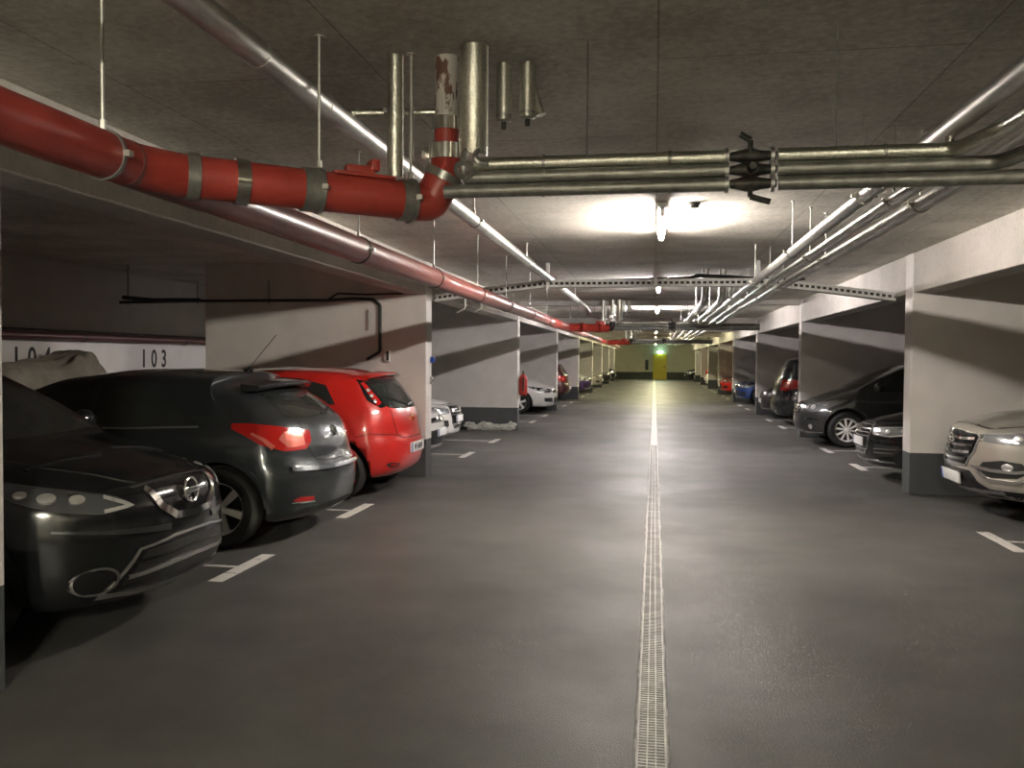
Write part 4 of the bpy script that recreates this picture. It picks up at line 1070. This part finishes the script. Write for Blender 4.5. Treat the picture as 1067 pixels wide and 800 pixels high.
def ring(bm, c, d, r, w, th=.006, n=24):
    """a band round a pipe at c, axis d"""
    c, d = Vector(c), Vector(d).normalized()
    prof = [(r, -w / 2), (r + th, -w / 2), (r + th, w / 2), (r, w / 2)]
    up = Vector((0, 0, 1)) if abs(d.z) < .9 else Vector((1, 0, 0)); U = d.cross(up).normalized(); V = d.cross(U)
    rs = [[bm.verts.new(c + d * h + (U * math.cos(2 * PI * k / n) + V * math.sin(2 * PI * k / n)) * q) for k in range(n)] for q, h in prof]
    for i in range(4):
        a, b = rs[i], rs[(i + 1) % 4]
        for k in range(n): bm.faces.new((a[k], a[(k + 1) % n], b[(k + 1) % n], b[k]))
    bmesh.ops.recalc_face_normals(bm, faces=bm.faces)
    return bm

def hanger(par, c, d, r, mrod=None, mring=None, w=.022, rr=.005, top=ZC, rings=True):
    c = Vector(c)
    cl = put('pipe_clamp', ring(bmesh.new(), c, d, r + .001, w, .006), mring or M['galv'], par)
    side = Vector(d).normalized().cross(Vector((0, 0, 1))).normalized()
    for s in (-1, 1):
        p = c + side * s * (r + .014); put('clamp_bolt', B(p.x - .012, p.x + .012, p.y - .012, p.y + .012, p.z - .010, p.z + .010), M['rod'], cl, smooth=False)
    z0 = c.z + r + .004
    rod = bmesh.new(); sweep(rod, [(c.x, c.y, z0), (c.x, c.y, top)], rr, 8); sweep(rod, [(c.x, c.y, z0), (c.x, c.y, z0 + .03)], rr * 2, 6)
    sweep(rod, [(c.x, c.y, top - .006), (c.x, c.y, top)], rr * 4, 10)
    put('hanger_rod', rod, mrod or M['rod'], par)

def pipework():
    # long red-brown main along the left
    X, Z, R = -1.84, 2.25, .080
    t = thing('waste_pipe', 'long waste pipe on the left, bright red branch near the camera, maroon further on', 'pipe', (0, 0, 0))
    put('pipe', S([(X, 3.12, Z), (X, 15.4, Z)], R, 28), M['maroon'], t)
    for y in (5.15, 7.0, 8.8, 10.55, 12.6, 14.6): hanger(t, (X, y, Z), (0, 1, 0), R, M['darkgalv'], M['iron'], .014)
    put('pipe', S([(X, -5.9, Z), (X, 2.80, Z), (-1.76, 2.96, Z)], R, 32, rad=.3), M['red'], t)
    E = Vector((-1.0, 3.56, 2.24))
    A = Vector((-1.78, 2.95, Z)); D = (E - A).normalized()
    put('pipe', S([A, E], R, 32), M['red'], t)
    put('pipe_branch', S([(X, 2.74, Z), (X, 3.3, Z)], R + .002, 28), M['maroon'], t)
    # wide sleeve clamps on the branch
    for f, w, m in ((.07, .045, M['clampdk']), (.25, .05, M['clampbr']), (.52, .065, M['clampdk']), (.93, .05, M['clampdk'])):
        c = A.lerp(E, f); put('sleeve_clamp', ring(bmesh.new(), c, D, R + .001, w, .007, 32), m, t)
    def rodc(c, d, r, m=None):
        hanger(t, c, d, r, M['rod'], M['galv'], .014, rr=.0065)
    c = A.lerp(E, .56); rodc(c, D, R + .007); c = A.lerp(E, .96); rodc(c, D, R + .008)
    rodc((X, 2.63, Z), (0, 1, 0), R)
    # inspection cover on the branch
    c = A.lerp(E, .74); ang = math.atan2(D.y, D.x)
    bm = B(-.13, .13, -.055, .055, .070, .084, bevel=.003); box(bm, -.07, .05, -.03, .03, .084, .120, bevel=.008); box(bm, .03, .07, -.04, .04, .10, .15, bevel=.01)
    bm.transform(Matrix.Translation(c) @ Matrix.Rotation(ang, 4, 'Z')); put('inspection_cover', bm, M['red'], t)
    # elbow up to the vertical stub
    V0 = Vector((-.893, 3.60, 0))
    pts = fillet([E - D * .01, E + D * .05, Vector((V0.x, V0.y, 2.37)), Vector((V0.x, V0.y, 2.45))], .10, 6)
    n = len(pts); put('elbow', sweep(bmesh.new(), pts, [R if i < n * .55 else R - (R - .062) * (i / n - .55) / .45 for i in range(n)], 28), M['red'], t)
    m_ = pts[n // 2]; dd = (pts[n // 2 + 1] - pts[n // 2 - 1]).normalized()
    put('sleeve_clamp', ring(bmesh.new(), m_, dd, R + .002, .035, .007, 32), M['clampdk'], t)
    t2 = thing('soil_stack', 'vertical white pipe with peeling paint and shiny clamps above the red elbow', 'pipe', (0, 0, 0))
    put('pipe', S([(V0.x, V0.y, 2.60), (V0.x, V0.y, ZC)], .049, 28), M['peel'], t2)
    put('reducer', S([(V0.x, V0.y, 2.452), (V0.x, V0.y, 2.50), (V0.x, V0.y, 2.53), (V0.x, V0.y, 2.598)], .052, 24), M['red'], t2)
    put('pipe_clamp', ring(bmesh.new(), (V0.x, V0.y, 2.455), (0, 0, 1), .063, .065, .012, 28), M['clampbr'], t2)
    put('clamp_bolt', B(V0.x - .105, V0.x - .062, V0.y - .02, V0.y + .0, 2.43, 2.48, bevel=.004), M['clampbr'], t2)
    put('pipe_clamp', ring(bmesh.new(), (V0.x, V0.y, 2.575), (0, 0, 1), .054, .055, .007, 28), M['clampbr'], t2)

    # silver pipe along the left ceiling
    X2, Z2, R2 = -1.41, 2.655, .050
    t = thing('insulated_pipe', 'long silver pipe under the ceiling above the red pipes', 'pipe', (0, 0, 0))
    put('pipe', S([(X2, -5.9, Z2), (X2, 17.6, Z2), (X2 + .05, 18.1, Z2 - .12), (X2 + .25, 18.35, Z2 - .16)], R2, 28, rad=.3), M['steel'], t)
    for y in (.6, 2.2, 2.9, 3.5, 5.2, 6.9, 8.6, 10.3, 13, 15.5):
        put('jacket_joint', ring(bmesh.new(), (X2, y, Z2), (0, 1, 0), R2, .03, .002, 24), M['steel'], t)
    for y in (6.6, 9.4, 12.4, 15.2): hanger(t, (X2, y, Z2), (0, 1, 0), R2, M['rod'], M['galv'], .02)
    t = thing('insulated_pipe', 'short silver pipe crossing under the ceiling behind the vertical pipes', 'pipe', (0, 0, 0))
    put('pipe', S([(X2 + .02, 3.80, 2.70), (-.86, 3.86, 2.70)], .022, 16), M['foil'], t); hanger(t, (-1.22, 3.82, 2.70), (1, 0, 0), .022, M['rod'], M['galv'], .015)

    # three silver pipes along the right ceiling
    for k, (x, r, w) in enumerate(((1.086, .040, 'left one of three long silver pipes on the right of the ceiling'), (1.275, .037, 'middle one of the three long silver pipes on the right of the ceiling'), (1.455, .043, 'long silver pipe nearest the right beam, right one of three'))):
        z = 2.45; t = thing('insulated_pipe', w, 'pipe', (0, 0, 0), 0, 'long silver pipes on the right')
        y0 = -5.9
        put('pipe', S([(x, y0, z), (x, 18.35, z)], r, 24), M['steel'], t)
        for y in (.5, 4.8 + .15 * k, 7.2 + .3 * k, 9.8 + .25 * k, 12.4, 15.4): hanger(t, (x, y, z), (0, 1, 0), r, M['rod'] if k != 1 else M['darkgalv'], M['galv'], .018, rr=.004)
        for y in (6.0, 8.4, 10.9, 13.6): put('jacket_joint', ring(bmesh.new(), (x, y, z), (0, 1, 0), r, .03, .002, 20), M['steel'], t)
    for x, w in ((.70, 'silver pipe dropping from the ceiling behind the cable tray, left of a pair'), (.93, 'silver pipe dropping from the ceiling behind the cable tray, right of a pair')):
        t = thing('insulated_pipe', w, 'pipe', (0, 0, 0)); put('pipe', S([(x, 12.35, ZC), (x, 12.35, 2.50), (x, 12.75, 2.42), (x, 18.35, 2.42)], .050, 20, rad=.12), M['steel'], t)
        hanger(t, (x, 15.2, 2.42), (0, 1, 0), .050, M['rod'], M['galv'], .02)

    def cluster(dy, word, full=True):
        """pipes that cross the aisle with their valves and the vertical drops at the left end"""
        Y = 3.45 + dy
        ex = 1.16
        if not full:
            dz = .04
        else: dz = 0
        names = ('top', 'middle', 'bottom')
        for k, (z, xe, r) in enumerate(((2.366, 1.10, .0275), (2.312, 1.25, .0275), (2.257, 1.42, .0275))):
            t = thing('insulated_pipe', '%s of the three silver pipes crossing the aisle %s' % (names[k], word), 'pipe', (0, 0, 0), 0, 'silver pipes crossing the aisle ' + word)
            x0 = (-.735, -.775, -.86)[k]
            mt = M['foil'] if k == 0 else M['darkgalv']
            yy = Y - (.0, .008, .012)[k]
            put('pipe', S([(x0, yy + .004, z), (.265, yy, z)], r, 20), mt, t)
            if full: put('pipe', S([(.46, yy, z), (xe, yy, z), (xe + .06, yy - .30, z + .0), (xe + .09, -5.9, z)], r, 20, rad=.08), mt, t)
            else: put('pipe', S([(.46, yy, z), (xe, yy, z), (xe, yy + .3, z)], r, 20, rad=.08), mt, t)
            if k == 0: put('pipe_end', S([(xe - .02, yy, z + r), (xe - .02, yy, z + .07)], .016, 12), M['clampbr'], t)
            # valve
            for x in (.268, .44): put('flange', ring(bmesh.new(), (x, yy, z), (1, 0, 0), .004, .014, .030, 16), M['galv'], t)
            put('valve_body', S([(.28, yy, z), (.31, yy, z), (.34, yy, z), (.37, yy, z), (.40, yy, z), (.455, yy, z)], [.016, .022, .030, .030, .022, .016], 14), M['iron'], t)
            sg = 1 if k == 0 else -1
            if k != 1:
                v = put('valve_handle', S([(.355, yy - .02, z + sg * .01), (.355, yy - .03, z + sg * .055)], .010, 10), M['iron'], t)
                q = bmesh.new(); sweep(q, [(.355, yy - .03, z + sg * .055), (.315 if sg > 0 else .43, yy - .035, z + sg * .078)], .012, 8); put('valve_lever', q, M['iron'], v)
            else: put('valve_bonnet', S([(.36, yy - .02, z), (.36, yy - .075, z)], [.020, .014], 12), M['iron'], t)
            for x in (-.45, .05, .85): put('pipe_clamp', ring(bmesh.new(), (x, yy, z), (1, 0, 0), r, .012, .004, 16), M['darkgalv'], t)
        t = thing('pipe_bracket', 'steel bracket holding the crossing pipes %s' % word, 'bracket', (0, 0, 0))
        put('bracket_rail', B(-.30, .70, Y + .026, Y + .045, 2.385, 2.40), M['darkgalv'], t, smooth=False)
        for x in (-.28, .68): put('hanger_rod', S([(x, Y + .035, 2.40), (x, Y + .035, ZC)], .004, 8), M['darkgalv'], t)
        # thick drop with two small pipes coming out of its foot
        t = thing('insulated_riser', 'thick foil-wrapped vertical pipe, two small pipes at its foot, %s' % word, 'pipe', (0, 0, 0))
        x, y = -.752, Y + .045
        bm = bmesh.new(); lathe(bm, [(.001, ZC), (.059, ZC), (.059, 2.418), (.055, 2.412), (.001, 2.412)], n=32, loc=(x, y, 0)); put('pipe', bm, M['foil'], t)
        put('jacket_seam', B(x + .056, x + .062, y - .006, y + .002, 2.45, ZC), M['steel'], t, smooth=False)
        put('small_pipe', S([(x - .020, y - .035, 2.43), (x - .020, y - .095, 2.385), (x - .020, y - .095, 2.33), (x - .016, y - .05, 2.30)], .014, 12, rad=.03), M['galv'], t)
        put('small_pipe', S([(x + .026, y - .035, 2.43), (x + .026, y - .09, 2.39), (x + .035, y - .09, 2.365), (x + .075, y - .07, 2.363)], .012, 12, rad=.03), M['galv'], t)
        put('jacket_collar', ring(bmesh.new(), (x - .018, y - .095, 2.335), (0, .8, .6), .022, .012, .020, 24), M['clampbr'], t)
        # left drop
        t = thing('insulated_riser', 'silver vertical pipe at the left end of the pipe cluster %s' % word, 'pipe', (0, 0, 0))
        x, y = -1.106, Y + .10
        put('pipe', S([(x, y, ZC), (x, y, 2.345)], .035, 24), M['foil'], t)
        put('jacket_seam', B(x + .034, x + .040, y - .012, y - .004, 2.42, ZC), M['steel'], t, smooth=False)
        put('small_pipe', S([(x + .066, y + .02, ZC - .12), (x + .066, y + .02, 2.42), (x + .13, y + .10, 2.37)], .010, 10, rad=.03), M['steel'], t)
        # two short drops
        for j, (x, zb_, r) in enumerate(((-.665, 2.615, .033), (-.56, 2.625, .035))):
            t = thing('insulated_riser', '%s one of two short silver vertical pipes, %s' % (('left', 'right')[j], word), 'pipe', (0, 0, 0))
            y = Y + .27
            bm = bmesh.new(); lathe(bm, [(.001, ZC), (r, ZC), (r, zb_), (r * .8, zb_ - .006), (.001, zb_ - .006)], n=24, loc=(x, y, 0)); put('pipe', bm, M['foil'], t)
            put('end_band', ring(bmesh.new(), (x, y, zb_ + .02), (0, 0, 1), r, .014, .002, 20), M['galv'], t)
            put('small_pipe', S([(x, y, zb_), (x, y, zb_ - .035)], .011, 10), M['iron'], t)
            if j: put('slanted_pipe', S([(x + .015, y + .05, ZC - .10), (x + .055, y + .04, zb_ + .02)], .022, 14), M['foil'], t)
        if not full:
            t = thing('soil_stack', 'foil-wrapped vertical pipe with a shiny clamp above the red elbow %s' % word, 'pipe', (0, 0, 0))
            put('pipe', S([(-.90, Y + .1, ZC), (-.90, Y + .1, 2.34)], .049, 20), M['foil'], t); put('pipe_clamp', ring(bmesh.new(), (-.90, Y + .1, 2.5), (0, 0, 1), .05, .05, .008), M['clampbr'], t)
            t = thing('waste_pipe', 'bright red pipe with red valves, running on maroon, %s' % word, 'pipe', (0, 0, 0))
            put('pipe', S([(-1.84, Y - 3.0, 2.25), (-1.84, Y - .55, 2.25), (-1.0, Y + .02, 2.25)], .085, 20, rad=.3), M['redvalve'], t)
            put('elbow', S([(-1.02, Y + .01, 2.25), (-.9, Y + .1, 2.26), (-.9, Y + .1, 2.40)], .07, 18, rad=.1), M['iron'], t)
            for x in (-1.5, -1.15): put('pipe_clamp', ring(bmesh.new(), (x, Y - .3 - (x + 1.15) * -.68 - .0, 2.25), (.83, .56, 0), .086, .05, .01), M['redvalve'], t)
            put('valve_body', B(-1.25, -1.05, Y - .2, Y + .0, 2.30, 2.40, bevel=.02), M['redvalve'], t)
            for j in range(5):
                put('hanger_rod', S([(-1.75 + .16 * j, Y - .5 + .1 * j, 2.33), (-1.75 + .16 * j, Y - .5 + .1 * j, ZC)], .006, 6), M['darkgalv'], t)
            put('pipe', S([(-1.84, Y - .4, 2.25), (-1.84, Y + 11.2, 2.25)], .08, 20), M['maroon'], t)
            for k, x in enumerate((1.086, 1.275, 1.455, .66, .86)):
                t = thing('insulated_pipe', '%s from left of the five silver pipes beyond the crossing %s' % (('third', 'fourth', 'fifth', 'first', 'second')[k], word), 'pipe', (0, 0, 0), 0, 'long silver pipes beyond ' + word)
                put('pipe', S([(x, Y + .05, 2.43), (x, Y + 14.6, 2.43)], .04, 16), M['steel'], t)
                hanger(t, (x, Y + 4, 2.43), (0, 1, 0), .04, M['rod'], M['galv'], .02); hanger(t, (x, Y + 9, 2.43), (0, 1, 0), .04, M['rod'], M['galv'], .02)
            t = thing('insulated_pipe', 'thick dull pipe crossing the whole aisle under the bundle %s' % word, 'pipe', (0, 0, 0))
            put('pipe', S([(-1.70, Y + .45, 2.30), (2.2, Y + .45, 2.30)], .075, 20), M['darkgalv'], t)
            for x in (-.9, 1.6): hanger(t, (x, Y + .45, 2.30), (1, 0, 0), .075, M['rod'], M['galv'], .02)
    cluster(0, 'nearest the camera')
    cluster(14.95, 'in the second row', False)
    cluster(29.9, 'in the third row', False)

    # perforated cable tray with sloping ends
    Yt = 11.40; H = .055
    t = thing('cable_tray', 'perforated steel cable tray spanning the aisle between the second pair of pillars', 'cable tray', (0, 0, 0))
    pl = [(-2.98, 2.36), (-2.2, 2.46), (-1.45, 2.545), (1.35, 2.545), (2.05, 2.47), (2.98, 2.345)]
    def tray_part(nm, y0, y1, za, zb_, m):
        bm = bmesh.new(); pr = None
        for x, z in pl:
            q = [bm.verts.new((x, y, z + zz)) for y, zz in ((y0, za), (y1, za), (y1, zb_), (y0, zb_))]
            if pr:
                for k in range(4): bm.faces.new((pr[k], pr[(k + 1) % 4], q[(k + 1) % 4], q[k]))
            else: bm.faces.new(q)
            pr = q
        bm.faces.new(pr[::-1]); bmesh.ops.recalc_face_normals(bm, faces=bm.faces); return put(nm, bm, m, t, smooth=False)
    tm = noisy('tray_steel', (.50, .50, .48), (.64, .64, .62), 20, rough=.5, metal=.35)
    tray_part('tray_bottom', Yt, Yt + .2, -.004, .0, tm)
    tray_part('tray_side', Yt + .2, Yt + .203, -.004, .095, M['iron'])
    for yy in (Yt,):
        sd = tray_part('tray_side', yy - .003, yy, -.004, .028, tm); tray_part('tray_side', yy - .003, yy, .062, .095, tm)
        bm = bmesh.new()
        for (xa, za), (xb, zb_) in zip(pl, pl[1:]):
            n = int(math.hypot(xb - xa, zb_ - za) / .07)
            for i in range(n):
                f = (i + .5) / n; x = xa + (xb - xa) * f; z = za + (zb_ - za) * f + .045
                box(bm, x - .014, x + .014, yy - .003, yy, z - .02, z + .02)
        put('side_lattice', bm, tm, t, smooth=False)['kind'] = 'stuff'
    for x in (-1.42, 0.0, 1.30):
        bm = bmesh.new(); box(bm, x - .022, x + .022, Yt - .05, Yt - .01, 2.52, ZC); put('tray_hanger', bm, M['lampwhite'], t, smooth=False)
    rnd = random.Random(5)
    for i in range(7):
        z = 2.60 + .008 * i; pts = [(-1.3 + .1 * i, Yt + .03 + .02 * i, z), (-.3, Yt + .05 + .02 * i, z + .01), (.2 + .08 * i, Yt + .05, z + .02), (.5, Yt + .06 + .01 * i, z + .06 + .015 * rnd.random()), (.95, Yt + .05, z + .07 * rnd.random()), (1.6 + .05 * i, Yt + .1, z - .02)]
        c = put('cable', S(pts, .009, 8, rad=.2), M['cable'], None); tag(c, 'one of the black cables lying loosely in the tray across the aisle', 'cable', 'cables in the tray')
    # hooks under the tray on the left
    for j, x in enumerate((-2.55, -2.32)):
        put('conduit_stub', S([(x, Yt - .02, 2.47), (x, Yt - .02, 2.26), (x - .10, Yt - .10, 2.20)], .013, 10, rad=.05), M['rod'], t)
    # conduit run on the left cross wall with its drop to an outlet
    yw = FL[2] - .28 - .03
    t = thing('conduit', 'black conduit hung before the left cross wall, dropping to an outlet', 'conduit', (0, 0, 0))
    put('conduit_run', S([(-7.4, yw - .04, 2.33), (-6.2, yw, 2.35), (-4.4, yw, 2.35), (-4.0, yw, 2.37), (-3.72, yw, 2.36), (-3.62, yw, 2.28), (-3.62, yw, 1.66), (-3.80, yw, 1.56)], .022, 10, rad=.06), M['cable'], t)
    put('conduit_run', S([(-7.35, yw - .04, 2.40), (-6.9, yw - .03, 2.36), (-6.2, yw - .02, 2.36)], .03, 10, rad=.1), M['cable'], t)
    put('conduit_run', S([(-3.78, yw, 2.22), (-3.78, yw, 1.95)], .012, 8), M['darkgalv'], t)
    put('conduit_run', S([(-4.35, yw, 2.36), (-4.2, yw - .03, 2.44), (-3.8, yw - .02, 2.42), (-3.1, yw - .02, 2.44)], .013, 8, rad=.1), M['cable'], t)
    for x in (-7.3, -6.25, -5.2): put('conduit_hanger', S([(x, yw, 2.30), (x, yw, 2.62 if x > -6.5 else ZC)], .014, 8), M['darkgalv'], t)
    t = thing('socket_outlet', 'small white and black outlet box on the left cross wall above the red car', 'socket', (-3.52, yw + .03, 1.60))
    put('outlet_box', B(-.035, .035, -.05, .002, -.07, .09, bevel=.006), M['lampwhite'], t); put('outlet_socket', B(-.005, .03, -.054, -.05, -.055, .07, bevel=.002), M['blackpl'], t)
    t = thing('wall_plug', 'tiny blue socket on the edge of the white pillar beside the red car', 'socket', (-AX + .01, FL[2] - .05, 1.56))
    put('socket_body', B(0, .05, -.03, .03, -.04, .04, bevel=.008), M['plateblue'], t); put('socket_flap', B(.05, .06, -.025, .025, -.03, .03, bevel=.004), M['plateblue'], t)
    t = thing('door_switch', 'small grey switch on the white pillar edge below the blue socket', 'switch', (-AX + .01, FL[2] - .06, 1.28))
    put('switch_box', B(0, .03, -.03, .03, -.05, .05, bevel=.005), M['galv'], t); put('switch_key', B(.03, .04, -.012, .012, -.02, .02, bevel=.003), M['iron'], t)
    # red pipe low on the left back wall
    t = thing('waste_pipe', 'thin dark red pipe running along the left back wall above the bay numbers', 'pipe', (0, 0, 0))
    put('pipe', S([(-7.88, FL[1] + .1, 1.82), (-7.88, 18.2, 1.86)], .055, 18), mat('oxide_pipe', (.10, .035, .03), .35), t)
    for y in (5.6, 8.2, 10.8, 13.4): put('pipe_clamp', ring(bmesh.new(), (-7.88, y, 1.83), (0, 1, 0), .056, .03, .006), M['iron'], t)
    put('rail', B(-7.99, -7.90, FL[1] + .1, 18.2, 1.90, 1.93), M['iron'], t, smooth=False)

def props():
    # extinguisher on the end of the third left cross wall
    y = FL[3] + .02
    t = thing('fire_extinguisher', 'red fire extinguisher on the end of the white cross wall before a white hatchback', 'fire extinguisher', (-2.885, FL[3] - .14, .78))
    bm = bmesh.new(); lathe(bm, [(.001, 0), (.085, .0), (.095, .015), (.095, .36), (.085, .41), (.045, .45), (.03, .47), (.001, .47)], n=28); put('cylinder_body', bm, M['redvalve'], t)
    bm = bmesh.new(); lathe(bm, [(.001, .47), (.022, .47), (.022, .52), (.001, .52)], n=16); box(bm, -.012, .012, -.09, .03, .50, .515, bevel=.003); box(bm, -.012, .012, -.08, .02, .535, .55, bevel=.003); put('valve_handle', bm, M['iron'], t)
    put('hose', S([(0, .02, .49), (.0, .12, .46), (.0, .115, .2), (0, .105, .1)], .011, 8, rad=.05), M['cable'], t)
    put('wall_bracket', B(.0, .035, -.11, -.085, .1, .4), M['iron'], t, smooth=False)
    # canvas thrown over something against the back wall
    bm = bmesh.new(); nx, ny = 26, 60; X0, X1, Ya, Yb = -7.92, -7.0, 8.55, 10.75; g = []
    def top(u, v):  # u across x, v along y
        yv = Ya + (Yb - Ya) * v
        h = interp([(8.55, 1.36), (8.7, 1.44), (9.2, 1.45), (9.6, 1.50), (9.95, 1.60), (10.05, 1.65), (10.12, 1.54), (10.3, 1.38), (10.5, 1.12), (10.75, .9)], yv)
        peak = Vector((-7.45, 10.08)); p = Vector((X0 + (X1 - X0) * u, yv)); a = math.atan2(p.y - peak.y, p.x - peak.x); dd = (p - peak).length
        f = .05 * math.sin(a * 13 + dd * 2) * min(1, dd * 1.3) + .03 * noise.noise(Vector((p.x * 3, p.y * 3, 0)))
        e = min(u, 1 - u) * 2; fall = -.55 * (1 - min(1, e * 2.2)) ** 1.6
        return h + f + fall
    for i in range(nx + 1):
        row = []
        for j in range(ny + 1):
            u, v = i / nx, j / ny; row.append(bm.verts.new((X0 + (X1 - X0) * u, Ya + (Yb - Ya) * v, top(u, v))))
        g.append(row)
    for i in range(nx):
        for j in range(ny): bm.faces.new((g[i][j], g[i + 1][j], g[i + 1][j + 1], g[i][j + 1]))
    be = [e for e in bm.edges if len(e.link_faces) == 1]
    r = bmesh.ops.extrude_edge_only(bm, edges=be)
    for q in r['geom']:
        if isinstance(q, bmesh.types.BMVert): q.co.z = .02 + .01 * math.sin(q.co.y * 30); q.co.x += .03 * math.sin(q.co.y * 22)
    bmesh.ops.recalc_face_normals(bm, faces=bm.faces)
    o = put('canvas_cover', bm, M['tarp'], None); tag(o, 'beige canvas cover draped to a peak against the back wall, below number 104', 'cover')
    # crumpled white sheeting along the foot of the third left wall
    rnd = random.Random(11); yw = FL[3] - .28
    bm = bmesh.new()
    for i in range(70):
        x = -4.05 + 1.02 * rnd.random(); s = .025 + .05 * rnd.random() ** 1.5; z = rnd.random() * .07 * (1 if x > -3.75 else 1.3)
        if -3.45 < x < -3.38: continue
        r = bmesh.ops.create_icosphere(bm, subdivisions=3, radius=1)
        off = rnd.random() * 50; sx, sy, sz = s * (1.4 + rnd.random()), s * .8, s * (.75 + .5 * rnd.random())
        for v in r['verts']:
            d = 1 + .6 * noise.noise(v.co * 1.7 + Vector((off, 0, 0))) + .45 * noise.noise(v.co * 5 + Vector((0, off, 0)))
            v.co = Vector((x + v.co.x * d * sx, yw - .12 - .05 * rnd.random() * 0 + v.co.y * d * sy, max(.003, z + s * .6 + v.co.z * d * sz)))
    o = put('crumpled_sheeting', bm, M['sheet'], None); tag(o, 'heap of crumpled whitish sheeting lying along the foot of the left cross wall', 'sheeting', None, 'stuff')

def camera():
    cam = bpy.data.cameras.new('camera'); o = bpy.data.objects.new('camera', cam); COL.objects.link(o)
    F = 890.; yaw = 0.16513941757512224; pit = 0.02868751116512872; roll = .007
    cam.sensor_width = 36; cam.lens = F / 1067 * 36; cam.clip_end = 200; cam.clip_start = .05
    fwd = Vector((-math.sin(yaw) * math.cos(pit), math.cos(yaw) * math.cos(pit), -math.sin(pit)))
    r = Vector((math.cos(yaw), math.sin(yaw), 0)); u = r.cross(fwd)
    # image content turns clockwise by roll: camera turns counter-clockwise
    r2 = r * math.cos(roll) + u * math.sin(roll); u2 = u * math.cos(roll) - r * math.sin(roll)
    R = Matrix((r2, u2, -fwd)).transposed().to_4x4(); R.translation = (0, 0, 1.57)
    o.matrix_world = R; bpy.context.scene.camera = o

def world():
    sc = bpy.context.scene
    w = bpy.data.worlds.new('World'); sc.world = w; w.use_nodes = True
    w.node_tree.nodes['Background'].inputs['Color'].default_value = (.5, .48, .44, 1); w.node_tree.nodes['Background'].inputs['Strength'].default_value = .0
    sc.view_settings.view_transform = 'Standard'; sc.view_settings.look = 'None'; sc.view_settings.gamma = 1
    sc.view_settings.use_curve_mapping = False; sc.view_settings.exposure = EXPO
    sc.cycles.max_bounces = 12; sc.cycles.diffuse_bounces = 9; sc.cycles.caustics_reflective = False; sc.cycles.caustics_refractive = False
    sc.cycles.sample_clamp_indirect = 6
    try: sc.cycles.use_denoising = True
    except Exception: pass

EXPO = 3.68
import time as _t
_a = _t.time(); garage(); lamps(); pipework(); props(); print('shell', _t.time() - _a)
_a = _t.time(); build_cars(); print('cars', _t.time() - _a)
camera(); world()
